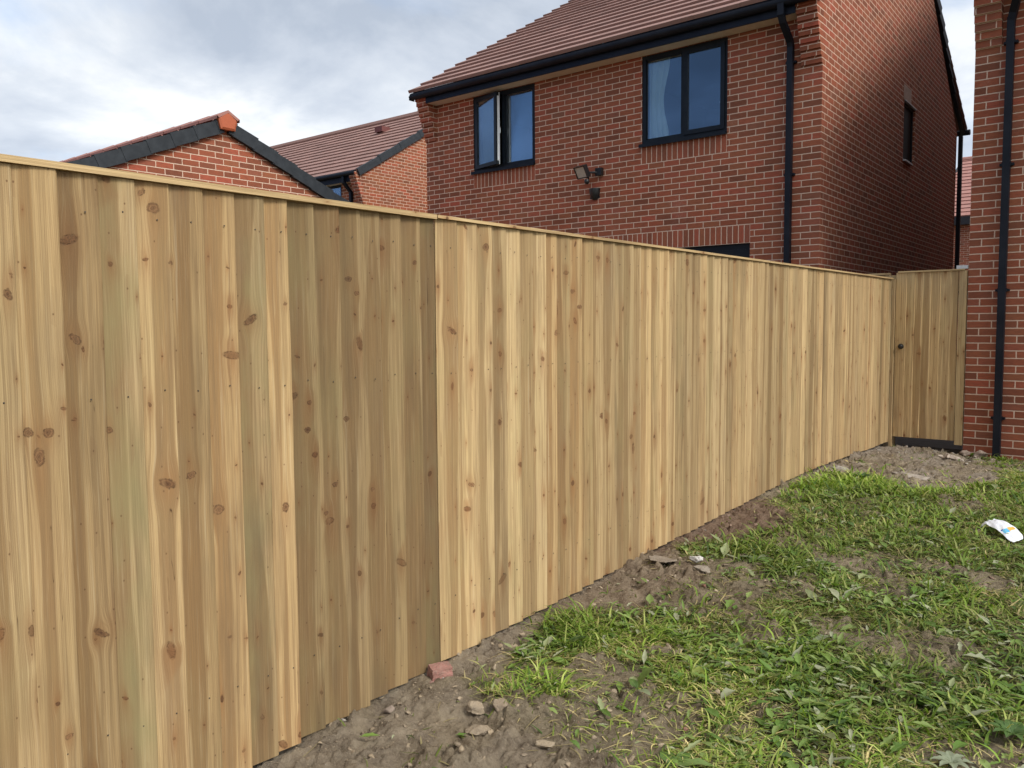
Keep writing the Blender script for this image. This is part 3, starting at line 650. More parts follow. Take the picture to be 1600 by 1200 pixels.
# ---------------------------- main house beyond the fence
def main_house():
    x0, x1, yf, yb = -9.69, -3.342, 9.706, 18.0; xb = -3.608; ze = 3.62
    h = thing('brick_house', 'red brick house with black-framed upstairs windows and a floodlight, beyond the fence', 'house', ((x0+x1)/2, (yf+yb)/2, ZG), 'new-build brick houses')
    uf = lambda u, z: (u - x1 - .005 + 45, z - .742 + 30)
    W = MB(); zs = 2.317
    win = [(-8.669, zs, -7.469, 3.480), (-5.694, zs, -4.494, 3.480)]
    pat = (-6.279, -1.25, -4.179, .967)
    sold = [(a, zs-.225, b, zs) for a, _, b, _ in win] + [(pat[0], .967, pat[2], 1.192)]
    wall_rect(W, (0, yf, 0), (1, 0, 0), x0, x1, ZG, ze, uf, win+[pat], sold)
    # right-hand flank, with its one tall narrow window, and the gable above
    D = Vector((xb-x1, yb-yf, 0)); L = D.length; D.normalize(); inn = Vector((-D.y, D.x, 0))
    k = (yb-yf)/L
    us = lambda u, z: (u + .1175 + 45, z - .742 + 30)
    sw = ((13.66-yf)/k, 2.45, (14.42-yf)/k, 3.34)
    wall_rect(W, (x1, yf, 0), D, 0, L, ZG, ze, us, [sw], [], .07, inn)
    ry, rz = 14.05, 6.44; P = lambda u, z: (x1+D.x*u, yf+D.y*u, z)
    pts = [(0, ze), (L, ze), ((ry-yf)/k, rz)]
    W.face([P(*q) for q in pts], [us(*q) for q in pts])
    pts = [(yf, ze), (yb, ze), (ry, rz)]
    wall_rect(W, (x0, yf, 0), (0, 1, 0), 0, yb-yf, ZG, ze, us)
    W.face([(x0, y, z) for y, z in pts], [(y+45, z-.742+30) for y, z in pts])
    wall_rect(W, (0, yb, 0), (1, 0, 0), x0, xb, ZG, ze, uf)
    W.build('wall', [M_BRICK, M_SOLD], h)
    # rooms behind the glass
    rm = MB(); yy = yf+.12
    for a, b, c, d in ((x0+.1, -6.6, 1.35, 3.6), (-6.5, x1-.15, 1.35, 3.6), (x0+.1, x1-.15, -1.25, 1.15)):
        rm.face([(a, yy+3.4, c), (b, yy+3.4, c), (b, yy+3.4, d), (a, yy+3.4, d)]); rm.face([(a, yy, c), (b, yy, c), (b, yy+3.4, c), (a, yy+3.4, c)]); rm.face([(a, yy, d), (b, yy, d), (b, yy+3.4, d), (a, yy+3.4, d)])
        rm.face([(a, yy, c), (a, yy+3.4, c), (a, yy+3.4, d), (a, yy, d)]); rm.face([(b, yy, c), (b, yy+3.4, c), (b, yy+3.4, d), (b, yy, d)])
    rm.build('inner_room', M_PLASTER, h)
    # roof
    T = MB(); tiles(T, x0-.05, x1+.05, (9.375, 3.672), (ry, 6.49)); tiles(T, x0-.05, xb+.10, (yb+.40, 3.73), (ry, 6.49))
    rf = T.build('roof', M_TILE, h)
    rd = MB(); rd.tube([(x0-.06, ry, 6.47), (x1+.0, ry, 6.47)], .11, 8); rd.build('ridge_tile', M_TILE, rf)
    v = MB()
    # the flank is a touch out of square, so the rear verge is laid in short lengths that follow it
    n_ = 14
    for i in range(n_):
        a, b = i/n_, (i+1)/n_; ya, yb_ = yb+.42+(ry-yb-.42)*a, yb+.42+(ry-yb-.42)*b; za, zb_ = 3.73+(6.49-3.73)*a, 3.73+(6.49-3.73)*b
        xx = x1 + (xb-x1)*(min(ya, yb)-yf)/(yb-yf)
        verge(v, xx+.012, (ya, za), (yb_, zb_), .04, .15, .4)
    verge(v, x1+.012, (9.46, 3.70), (ry, 6.49), .04, .15)
    v.build('dry_verge', M_VERGE, rf)
    # eaves
    e = MB(); e.box(x0+.238, x1-.238, 9.462, 9.482, 3.478, 3.655); e.box(x0+.02, x1-.02, 9.40, 9.70, 3.657, 3.668); e.build('fascia', M_FASCIA, h)
    e = MB(); e.box(x0+.238, x1-.238, 9.482, 9.700, 3.483, 3.492); e.build('soffit', M_SOFFIT, h)
    for a, b in ((x0, x0+.235), (x1-.235, x1-.0015)): corbel(h, a, b, yf, 2.94, 3.69, uf)
    gt = MB(); gt.tube([(x0-.03, 9.425, 3.612), (x1+.02, 9.425, 3.612)], .056, 12, arc=(0, math.pi) ); gt.tube([(x0-.03, 9.425, 3.612), (x1+.02, 9.425, 3.612)], .053, 12, arc=(0, math.pi))
    for xx in (x0-.03, x1+.02): gt.lathe((xx, 9.425, 3.612), [(0.001, 0), (.056, .0)], 12)
    gt.box(x0-.04, x0-.03, 9.37, 9.48, 3.552, 3.616); gt.box(x1+.02, x1+.03, 9.37, 9.48, 3.552, 3.616); gt.box(x0-.03, x1+.02, 9.369, 9.373, 3.605, 3.620)
    gt.build('gutter', M_PIPE, h)
    px = -3.695
    dp = MB(); dp.tube([(px-.02, 9.41, 3.63), (px-.02, 9.41, 3.46)], .036, square=True); dp.tube([(px-.02, 9.41, 3.47), (px-.015, 9.44, 3.40), (px, 9.63, 3.23), (px, 9.655, 3.17)], .033, square=True)
    dp.tube([(px, 9.655, 3.20), (px, 9.655, ZG)], .033, square=True)
    d = dp.build('downpipe', M_PIPE, h)
    for z in (3.0, 1.72, .3): c = MB(); clip(c, px, 9.655+.02, z); c.build('pipe_clip', M_PIPE, d)
    # rear corner pipe on the flank, seen against the sky
    dp = MB(); dp.tube([(xb+.05, yb+.10, 3.55), (xb+.05, yb+.10, ZG)], .035, square=True); dp.build('downpipe', M_PIPE, h)
    g2 = MB(); g2.tube([(xb+.14, yb+.46, 3.68), (x0, yb+.46, 3.68)], .056, 10); g2.build('gutter', M_PIPE, h)
    # windows
    w1 = window(h, -8.669, -7.469, zs, 3.478, yf, 'L'); w2 = window(h, -5.694, -4.494, zs, 3.478, yf, 'R')
    curtain(w2, -5.64, -5.33, 2.36, 3.44, yf+.11, taper=.5); curtain(w1, -8.60, -8.30, 2.36, 3.44, yf+.12, taper=.3)
    lp = MB(); lp.box(-4.98, -4.80, yf+.8, yf+.84, 2.93, 2.945); lp.build('light_streak_bar', M_WHITE, w2)  # added white bar, stands in for a streak of light in the pane
    # patio door
    f = MB(); a, zb, b, zt = pat; t = .07
    f.box(a, b, yf+.045, yf+.125, zt-.17, zt-t-.001); f.box(a, b, yf+.05, yf+.12, zt-t, zt); f.box(a, a+t, yf+.05, yf+.12, zb, zt-t); f.box(b-t, b, yf+.05, yf+.12, zb, zt-t); f.box((a+b)/2-.05, (a+b)/2+.05, yf+.05, yf+.12, zb, zt-t)
    f.box(a+t, b-t, yf+.055, yf+.115, zb, zb+.07)
    fo = f.build('patio_door', M_FRAME, h); gl = MB(); gl.box(a+t, b-t, yf+.08, yf+.086, zb+.07, zt-t); gl.build('pane', M_GLASS, fo)
    # narrow flank window
    Q = lambda u, dn, z: Vector((x1, yf, z)) + Vector((D.x*u, D.y*u, 0)) + inn*dn
    fw = MB(); u0, z0, u1, z1 = sw
    def slab(ua, ub, da, db, za, zb):
        fw.obox((Q((ua+ub)/2, (da+db)/2, (za+zb)/2)), D*((ub-ua)/2), inn*((db-da)/2), (0, 0, (zb-za)/2))
    slab(u0, u1, .03, .085, z1-.05, z1); slab(u0, u1, .03, .085, z0, z0+.05); slab(u0, u0+.05, .03, .085, z0+.05, z1-.05); slab(u1-.05, u1, .03, .085, z0+.05, z1-.05)
    wo = fw.build('window', M_FRAME, h)
    gl = MB(); gl.face([Q(u0+.05, .045, z0+.05), Q(u1-.05, .045, z0+.05), Q(u1-.05, .045, z1-.05), Q(u0+.05, .045, z1-.05)]); gl.build('pane', M_DARK_PANE, wo)
    fw = MB(); slab(u0-.0, u1-.25, -.035, .03, z0-.02, z0+.005); fw.build('sill', M_GREY, wo)
    fw = MB(); slab(u0-.05, u1-.32, -.006, .02, z1+.002, z1+.225); fw.build('lintel', M_LINTEL, wo)
    fw = MB(); slab(u0, u1, -.018, .02, z1-.012, z1+.001); fw.build('drip_strip', M_GREY, wo)
main_house()

# ---------------------------- fittings on the house wall
def fittings():
    yw = 9.706
    l = thing('floodlight', 'square black floodlight with pale lens on the brick wall between the upstairs windows', 'floodlight', (-6.45, yw, 2.08))
    Rm = Matrix.Rotation(R(28), 3, 'X') ; Rz = Matrix.Rotation(R(-14), 3, 'Z'); A = Rz @ Rm
    ax, ay, az = A @ Vector((.105, 0, 0)), A @ Vector((0, .026, 0)), A @ Vector((0, 0, .085)); c = Vector((-6.52, 9.53, 2.075))
    b = MB(); b.obox(c, ax, ay, az)
    for k in (-1, 1): b.obox(c+ax*k*.94-ay*1.25, ax*.06, ay*.3, az)
    for k in (-1, 1): b.obox(c+az*k*.93-ay*1.25, ax*.88, ay*.3, az*.07)
    for k in range(-3, 4): b.obox(c+ax*k*.25+ay*1.3, ax*.04, ay*.4, az*.8)
    body = b.build('housing', M_BLACK, l)
    p = MB(); p.obox(c-ay*1.08, ax*.86, ay*.1, az*.84); p.build('lens', M_LENS, l)
    k = MB(); k.tube([c+ay, c+Vector((.06, .06, -.01)), (-6.34, 9.66, 2.06)], .014, 8); k.box(-6.385, -6.29, 9.64, 9.703, 2.02, 2.12); k.tube([c-az*.9, c-az*1.1+Vector((.06, .01, 0)), (-6.44, 9.55, 1.96)], .012, 8)
    k.build('bracket', M_BLACK, l)
    s = MB(); s.lathe((-6.455, 9.545, 1.935), [(.001, -.038), (.022, -.032), (.035, -.012), (.037, .008), (.028, .028), (.001, .036)], 16); s.build('motion_sensor', M_BLACK, l, smooth=True)
    q = thing('wall_lamp', 'small rounded black downlight fixed to the brick just below the floodlight', 'wall lamp', (-6.42, yw, 1.79))
    m = MB(); m.lathe((-6.425, yw-.002, 1.70), [(.001, 0), (.035, .003), (.060, .035), (.078, .09), (.082, .155), (.001, .157)], 20, arc=(math.pi, 2*math.pi)); m.build('shade', M_BLACK, q, smooth=True)
    m = MB(); m.box(-6.50, -6.35, yw-.012, yw-.003, 1.72, 1.86); m.build('back_plate', M_BLACK, q)
fittings()

# ---------------------------- garage, gable end on
def garage():
    x, yr, zr, sl, hs = -9.6, 6.0, 2.60, .435, 3.15
    h = thing('brick_garage', 'low brick garage with dark verges and terracotta ridge end beyond the fence', 'garage', (x-3, yr, ZG))
    W = MB(); yl, yrr, ze = yr-hs+.1, yr+hs-.1, zr-.09-sl*(hs-.1); xb = x-6.2
    for xx in (x, xb):
        pts = [(yl, ZG), (yrr, ZG), (yrr, ze), (yr, zr-.09), (yl, ze)]
        W.face([(xx, y, z) for y, z in pts], [(y-5.975+45, z-2.42+30.0) for y, z in pts])
    for y in (yl, yrr): W.face([(x, y, ZG), (xb, y, ZG), (xb, y, ze), (x, y, ze)], [(x+45, ZG+30), (xb+45, ZG+30), (xb+45, ze+30), (x+45, ze+30)])
    W.build('wall', [M_BRICK], h)
    T = MB(); tiles(T, xb-.05, x+.04, (yr-hs, zr-sl*hs-.02), (yr, zr-.02)); tiles(T, xb-.05, x+.04, (yr+hs, zr-sl*hs-.02), (yr, zr-.02))
    rf = T.build('roof', M_TILE_PINK, h)
    v = MB(); verge(v, x+.005, (yr-hs, zr-sl*hs), (yr-.08, zr-sl*.08), .05, .16); verge(v, x+.005, (yr+hs, zr-sl*hs), (yr+.08, zr-sl*.08), .05, .16); v.build('dry_verge', M_VERGE, rf)
    r = MB(); pr = [(-.135, -.07), (-.10, -.20), (.10, -.20), (.135, -.07), (.022, .02), (-.022, .02)]
    z0 = zr+.075
    for a, b in zip(pr, pr[1:]+pr[:1]): r.face([(x+.09, yr+a[0], z0+a[1]), (x+.09, yr+b[0], z0+b[1]), (x-.02, yr+b[0], z0+b[1]), (x-.02, yr+a[0], z0+a[1])])
    r.face([(x+.09, yr+a, z0+b) for a, b in pr]); 
    r.face([(x+.104, yr+a*.80, z0-.075+(b+.075)*.80) for a, b in pr])
    q = [(x+.104, yr+a*.80, z0-.075+(b+.075)*.80) for a, b in pr]; q2 = [(x+.09, yr+a, z0+b) for a, b in pr]
    for i in range(6): r.face([q[i], q[(i+1) % 6], q2[(i+1) % 6], q2[i]])
    r.build('ridge_end_cap', M_TERRA, rf)
    r = MB()
    for i in range(14):
        a = x+.105-i*.44; b = a-.43
        for s in (-1, 1):
            r.face([(a, yr, z0+.045), (b, yr, z0+.038), (b, yr+s*.16, z0-.055), (a, yr+s*.16, z0-.047)]); r.face([(a, yr+s*.16, z0-.047), (b, yr+s*.16, z0-.055), (b, yr+s*.16, z0-.085), (a, yr+s*.16, z0-.085)])
        r.face([(a, yr-.16, z0-.047), (a, yr, z0+.045), (a, yr+.16, z0-.047), (a, yr+.13, z0-.07), (a, yr, z0+.01), (a, yr-.13, z0-.07)])
    r.build('ridge_tile', M_TILE_PINK, rf)
garage()

# ---------------------------- house behind the garage
def back_house():
    x0, x1, yf, yb, ze = -27., -15.6, 13.46, 20.95, 3.66; ry, rz = 17.2, 6.02
    h = thing('brick_house', 'far brick house with long tiled roof between the garage and nearer brick house', 'house', ((x0+x1)/2, 17.2, ZG), 'new-build brick houses')
    uf = lambda u, z: (u+60, z-.742+30); W = MB()
    wn = (-17.62, 2.40, -16.42, 3.50)
    wall_rect(W, (0, yf, 0), (1, 0, 0), x0, x1, ZG, ze, uf, [wn], [(wn[0], 2.175, wn[2], 2.40)])
    wall_rect(W, (x1, yf, 0), (0, 1, 0), 0, yb-yf, ZG, ze, uf); wall_rect(W, (x0, yf, 0), (0, 1, 0), 0, yb-yf, ZG, ze, uf); wall_rect(W, (0, yb, 0), (1, 0, 0), x0, x1, ZG, ze, uf)
    for xx in (x0, x1): W.face([(xx, yf, ze), (xx, yb, ze), (xx, ry, rz-.06)], [(45.2, ze-.742+30), (45.2+yb-yf, ze-.742+30), (45.2+ry-yf, rz-.8+30)])
    W.build('wall', [M_BRICK_ORANGE, M_SOLD], h)
    T = MB(); tiles(T, x0-.05, x1+.03, (13.25, 3.70), (ry, rz+.03)); tiles(T, x0-.05, x1+.03, (yb+.24, 3.70), (ry, rz+.03)); rf = T.build('roof', M_TILE, h)
    v = MB(); verge(v, x1+.005, (13.27, 3.71), (ry, rz+.02), .05, .17, .8); verge(v, x1+.005, (yb+.2, 3.71), (ry, rz+.02), .05, .17, .8); v.build('dry_verge', M_VERGE, rf)
    r = MB(); r.tube([(x0, ry, rz+.02), (x1+.04, ry, rz+.02)], .12, 8); r.build('ridge_tile', M_TILE, rf)
    b = MB(); y_, z_ = 16.1, 5.42; b.box(-17.95, -17.65, y_-.16, y_+.14, z_-.02, z_+.13); b.build('roof_vent', plain('vent_tile', (.12, .035, .03), .6), rf)
    e = MB(); e.box(x0, x1-.24, 13.27, 13.29, 3.48, 3.69); e.build('fascia', M_FASCIA, h); e = MB(); e.box(x0, x1-.24, 13.29, 13.455, 3.485, 3.495); e.build('soffit', M_SOFFIT, h)
    e = MB(); e.tube([(x0, 13.21, 3.66), (x1-.02, 13.21, 3.66)], .056, 10); e.build('gutter', M_PIPE, h)
    corbel(h, x1-.235, x1-.001, yf, 2.94, 3.68, uf)
    d = MB(); px = x1-.40; d.tube([(px-.05, 13.22, 3.6), (px-.05, 13.22, 3.47), (px, 13.40, 3.24), (px, 13.41, ZG)], .036, square=True); d.build('downpipe', M_PIPE, h)
    w = window(h, wn[0], wn[2], wn[1], wn[3], yf, '')
    c = MB(); c.box(wn[0]+.05, wn[2]-.05, yf+.10, yf+.11, wn[1], wn[3]); c.build('roller_blind', M_CURT, w)
back_house()

# ---------------------------- glimpse of a house beyond the passage
def far_house():
    x0, x1, yf, yb, ze = -7.3, .5, 33.3, 41.9, 3.66; ry, rz = 37.6, 6.40
    h = thing('brick_house', 'distant brick house with pale pink roof glimpsed through the gap above the gate', 'house', ((x0+x1)/2, 37.6, ZG), 'new-build brick houses')
    uf = lambda u, z: (u+60, z-.742+30); W = MB()
    wall_rect(W, (0, yf, 0), (1, 0, 0), x0, x1, ZG, ze, uf); wall_rect(W, (0, yb, 0), (1, 0, 0), x0, x1, ZG, ze, uf)
    for xx in (x0, x1):
        wall_rect(W, (xx, yf, 0), (0, 1, 0), 0, yb-yf, ZG, ze, uf); W.face([(xx, yf, ze), (xx, yb, ze), (xx, ry, rz-.06)], [(45.2, ze+30), (45.2+yb-yf, ze+30), (45.2+ry-yf, rz+30)])
    W.build('wall', [M_BRICK, M_SOLD], h)
    T = MB(); tiles(T, x0-.05, x1+.05, (33.05, 3.69), (ry, rz+.03)); tiles(T, x0-.05, x1+.05, (42.15, 3.69), (ry, rz+.03)); rf = T.build('roof', M_TILE_PINK, h)
    v = MB(); verge(v, x0-.005, (33.07, 3.7), (ry, rz+.02), .05, .15, .8, side=-1); v.build('dry_verge', M_VERGE, rf)
    r = MB(); r.tube([(x0, ry, rz+.02), (x1, ry, rz+.02)], .12, 8); r.build('ridge_tile', M_TILE_PINK, rf)
    e = MB(); e.box(x0, x1, 33.03, 33.29, 3.40, 3.68); e.build('fascia', M_BLACK, h)
far_house()

# ---------------------------- our own house corner at the right edge
def own_house():
    x0, x1, yf, yb, ze = -1.765, 4.8, 9.527, 25.0, 3.45; ry, rz = 17.26, 8.1  # unseen depth and ridge stretched to shade the passage and block sky reflections
    h = thing('brick_house', 'nearest red brick house corner with black downpipe, at the right edge beside the gate', 'house', ((x0+x1)/2, 13.9, ZG), 'new-build brick houses')
    uf = lambda u, z: (u-x0+.0025+45, z+.4526+30.0); W = MB()
    door = (1.2, -1.3, 3.0, .82); wn = (2.4, 2.08, 3.6, 3.26)
    wall_rect(W, (0, yf, 0), (1, 0, 0), x0, x1, ZG, ze, uf, [door, wn], [(1.2, .82, 3.0, 1.045), (2.4, 1.855, 3.6, 2.08)])
    us = lambda u, z: (u+.1175+45, z+.4526+30)
    for xx in (x0, x1):
        wall_rect(W, (xx, yf, 0), (0, 1, 0), 0, yb-yf, ZG, ze, us); W.face([(xx, yf, ze), (xx, yb, ze), (xx, ry, rz-.06)], [(45.1175, ze+30.4526), (45.1175+yb-yf, ze+30.4526), (45.1175+ry-yf, rz+30.4)])
    wall_rect(W, (0, yb, 0), (1, 0, 0), x0, x1, ZG, ze, uf)
    W.build('wall', [M_BRICK, M_SOLD], h)
    T = MB(); tiles(T, x0-.04, x1+.05, (9.28, 3.47), (ry, rz+.03)); tiles(T, x0-.04, x1+.05, (yb+.25, 3.47), (ry, rz+.03)); rf = T.build('roof', M_TILE, h)
    v = MB(); verge(v, x0-.012, (9.29, 3.48), (ry, rz+.02), .03, .14, side=-1); verge(v, x0-.012, (yb+.22, 3.48), (ry, rz+.02), .03, .14, side=-1); v.build('dry_verge', M_VERGE, rf)
    e = MB(); e.box(x0+.238, x1, 9.283, 9.303, 3.255, 3.465); e.build('fascia', M_FASCIA, h); e = MB(); e.box(x0+.238, x1, 9.303, 9.522, 3.26, 3.27); e.build('soffit', M_SOFFIT, h)
    e = MB(); e.tube([(x0-.02, 9.23, 3.45), (x1, 9.23, 3.45)], .056, 10); e.build('gutter', M_PIPE, h)
    corbel(h, x0+.001, x0+.235, yf, 2.70, 3.46, uf)
    px, py = -1.452, 9.472
    d = MB(); d.tube([(px+.12, 9.235, 3.42), (px+.12, 9.235, 3.25), (px+.02, 9.45, 2.98), (px, py, 2.90)], .033, square=True); d.tube([(px, py, 2.93), (px, py, -1.40)], .033, square=True)
    dp = d.build('downpipe', M_PIPE, h)
    for z in (2.70, 1.53, .30, -.98): c = MB(); clip(c, px, py+.02, z); c.build('pipe_clip', M_PIPE, dp)
    window(h, wn[0], wn[2], wn[1], wn[3], yf, '')
    f = MB(); a, zb, b, zt = door; t = .07
    f.box(a, b, yf+.05, yf+.12, zt-t, zt); f.box(a, a+t, yf+.05, yf+.12, zb, zt-t); f.box(b-t, b, yf+.05, yf+.12, zb, zt-t); f.box((a+b)/2-.05, (a+b)/2+.05, yf+.05, yf+.12, zb, zt-t)
    fo = f.build('patio_door', M_FRAME, h); gl = MB(); gl.box(a+t, b-t, yf+.08, yf+.086, zb, zt-t); gl.build('pane', M_GLASS, fo)
    rm = MB(); rm.box(x0+.2, x1-.2, yf+.3, yf+4, -1.3, 3.4); rm.build('inner_room', M_PLASTER, h)
own_house()

# ------------------------------------------------------------------ timber
def board(mb, O, U, Nn, w, z0, z1, thick, thin, seed, A, Bt, wobble=.0015, nz=26, vis=None):
    """one feather-edge board: O origin on the fence plane, U along the fence, Nn outward; thick edge at +U"""
    O = Vector((O[0], O[1], 0)); r = random.Random(int(seed*1e6)); ph = [r.uniform(0, 6.3) for _ in range(6)]
    k1, k2 = r.uniform(1.5, 3), r.uniform(5, 9); lean = r.uniform(-.0016, .0016); bow = r.uniform(-.0030, .0030)
    fs = (0, .18, .36, .54, .72, .87, .965, 1.); nu = len(fs)-1; P = []
    for j in range(nz+1):
        z = z0+(z1-z0)*j/nz; row = []
        for i in range(nu+1):
            f = fs[i]
            e = (wobble*(math.sin(z*k1+ph[0])+.6*math.sin(z*k2+ph[1])+.4*math.sin(z*23+ph[2]))) if i == nu else 0
            e0 = (wobble*.6*math.sin(z*k1+ph[3])) if i == 0 else 0
            d = thin+(thick-thin)*f + bow*math.sin(math.pi*f) + .0008*math.sin(z*2.1+ph[4]) + lean*(z-z0)
            if i == nu: d -= .0035
            row.append((O+U*(w*f+e+e0)+Nn*d + Vector((0, 0, z)), (w*f+e, z)))
        P.append(row)
    for a, b in zip(P, P[1:]):
        for i in range(nu): mb.face([a[i][0], a[i+1][0], b[i+1][0], b[i][0]], [a[i][1], a[i+1][1], b[i+1][1], b[i][1]], 0, A, Bt)
        # thick edge and thin edge returns
        for i, dd in ((nu, -thick-.002), (0, -thin-.003)):
            q0, q1 = a[i], b[i]
            mb.face([q0[0], q0[0]+Nn*dd, q1[0]+Nn*dd, q1[0]], [q0[1], (q0[1][0]+.01, q0[1][1]), (q1[1][0]+.01, q1[1][1]), q1[1]], 0, A, Bt)
    for row in (P[0], P[-1]):
        for i in range(nu): mb.face([row[i][0], row[i+1][0], row[i+1][0]-Nn*thick, row[i][0]-Nn*thin], [row[i][1]]*2+[(row[i][1][0], row[i][1][1]+.01)]*2, 0, A, Bt)

def plank_box(mb, x0, x1, y0, y1, z0, z1, along, seed, Bt=(1, .3, .1), nb=1):
    A = (seed, .3, .0)
    def uvf(p, q):
        s = {'x': (p[1]*1+p[2], p[0]), 'y': (p[0]+p[2], p[1]), 'z': (p[0]+p[1], p[2])}[along]
        return (s[0] % 3, s[1])
    mb.box(x0, x1, y0, y1, z0, z1, 0, uvf, A, Bt)

def nail_mesh():
    me = bpy.data.meshes.get('nail_head')
    if not me:
        me = bpy.data.meshes.new('nail_head'); n = 8; v = [(0, .0027*math.cos(k*math.pi/4), .0027*math.sin(k*math.pi/4)) for k in range(n)] + [(.0014, .0021*math.cos(k*math.pi/4), .0021*math.sin(k*math.pi/4)) for k in range(n)]
        me.from_pydata(v, [], [(k, (k+1) % n, n+(k+1) % n, n+k) for k in range(n)]+[tuple(range(n, 2*n))]); me.materials.append(M_NAIL)
    return me
def gbot(y): return float(np.interp(y, [-5, 1.4, 1.579, 1.782, 2.122, 2.527, 3.554, 4.22, 5.06, 6.09, 6.834, 7.637, 8.6, 9.57], [-1.55, -1.55, -1.543, -1.533, -1.513, -1.475, -1.428, -1.387, -1.357, -1.309, -1.279, -1.279, -1.298, -1.299]))
def fence(label, edges, off, style, ends=(0, 0), cap=(.442, .462), wm=None):
    y0, y1 = edges[0], edges[-1]; Nn = Vector((1, 0, 0)); U = Vector((0, 1, 0))
    t = thing('fence_panel', label, 'fence', (FX, (y0+y1)/2, gbot((y0+y1)/2)), 'close-board fence panels of the garden fence')
    mb = MB(); nails = []
    for i, (a, b) in enumerate(zip(edges, edges[1:])):
        s = random.random(); st = style(i, (a+b)/2)
        w = b-a+(.014 if b < y1-1e-6 else 0)
        last = b >= y1-1e-6
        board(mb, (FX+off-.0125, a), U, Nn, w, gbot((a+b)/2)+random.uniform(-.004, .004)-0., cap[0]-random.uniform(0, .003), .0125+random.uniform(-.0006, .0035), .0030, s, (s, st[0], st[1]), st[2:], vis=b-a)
        for z in (.335, -.205, -1.235+max(0, (gbot(a)+1.53))*.7):
            zz = z+random.uniform(-.008, .008); yy = b-.028+random.uniform(-.006, .006)
            nails.append((FX+off+.0004, yy, zz))
    mb.build('board_panel', wm or M_WOOD, t); o3 = ORG[t.name]
    for q in nails[:100]:
        o = bpy.data.objects.new('nail', nail_mesh()); C.objects.link(o); o.parent = t; o.location = Vector(q)-o3
    cp = MB(); r = random.random(); x_in = FX-.055
    n = max(1, int((y1-y0)/.4)); 
    for i in range(n):
        a = y0+(y1-y0)*i/n; b = y0+(y1-y0)*(i+1)/n
        plank_box(cp, x_in, FX+.013+off*.3, a+(0 if i else ends[0]), b-(0 if i < n-1 else ends[1]), cap[0]+.0005, cap[1], 'y', r, (1.04, .25, .08))
    cp.build('capping_rail', M_WOOD, t, merge=True)
    for z in (.30, -.24, -1.15): rl = MB(); plank_box(rl, FX-.055, FX+off-.0135, y0+.01, y1-.01, z-.035, z+.035, 'y', random.random()); rl.build('rail', M_WOOD, t)
    y = y0+.05
    while y < y1: ps = MB(); plank_box(ps, FX-.135, FX-.057, y-.04, y+.04, -1.6, .40, 'z', random.random()); ps.build('post', M_WOOD, t); y += 1.8
    return t
rr = random.Random(5)
# board edges and characters of the near panel follow the individual boards; (heart centre, heart width, brightness, warmth, green)
e1 = [-.92+.1125*i for i in range(16)] + [.888, 1.002, 1.117, 1.228, 1.336, 1.450, 1.565, 1.675, 1.786]
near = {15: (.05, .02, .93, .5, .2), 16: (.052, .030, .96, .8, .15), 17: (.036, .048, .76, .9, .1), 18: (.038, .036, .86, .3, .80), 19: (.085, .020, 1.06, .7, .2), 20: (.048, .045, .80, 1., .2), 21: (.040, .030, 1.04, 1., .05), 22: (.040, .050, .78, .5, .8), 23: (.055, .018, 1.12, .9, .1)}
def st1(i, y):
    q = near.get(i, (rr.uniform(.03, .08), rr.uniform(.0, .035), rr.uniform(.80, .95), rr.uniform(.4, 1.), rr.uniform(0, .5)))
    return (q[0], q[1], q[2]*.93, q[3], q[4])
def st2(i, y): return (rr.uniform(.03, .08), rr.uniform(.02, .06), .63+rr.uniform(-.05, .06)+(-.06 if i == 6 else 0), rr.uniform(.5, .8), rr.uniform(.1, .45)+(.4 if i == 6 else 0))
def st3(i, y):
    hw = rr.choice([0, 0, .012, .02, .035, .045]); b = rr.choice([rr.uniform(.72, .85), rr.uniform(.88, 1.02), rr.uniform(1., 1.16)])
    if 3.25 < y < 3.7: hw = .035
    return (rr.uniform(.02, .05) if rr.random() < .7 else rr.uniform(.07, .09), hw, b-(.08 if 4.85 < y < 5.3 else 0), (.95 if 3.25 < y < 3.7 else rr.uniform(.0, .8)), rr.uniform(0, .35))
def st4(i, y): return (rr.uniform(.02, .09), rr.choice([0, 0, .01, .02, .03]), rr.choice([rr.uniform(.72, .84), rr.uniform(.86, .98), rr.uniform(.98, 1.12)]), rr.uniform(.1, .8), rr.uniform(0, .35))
def spread(a, b, w):
    n = round((b-a)/w); return [a] + [a+(b-a)*i/n+rr.uniform(-.012, .012) for i in range(1, n)] + [b]
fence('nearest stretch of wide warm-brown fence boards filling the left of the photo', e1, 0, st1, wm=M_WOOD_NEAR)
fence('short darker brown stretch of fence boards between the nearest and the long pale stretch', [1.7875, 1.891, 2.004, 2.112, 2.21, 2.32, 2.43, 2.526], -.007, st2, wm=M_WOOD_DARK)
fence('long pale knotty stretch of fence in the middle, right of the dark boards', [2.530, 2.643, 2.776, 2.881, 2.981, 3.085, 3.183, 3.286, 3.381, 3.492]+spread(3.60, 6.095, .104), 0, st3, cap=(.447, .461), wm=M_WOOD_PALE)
fence('far stretch of pale fence boards ending at the gate', spread(6.103, 9.47, .103), -.004, st4, cap=(.447, .461))

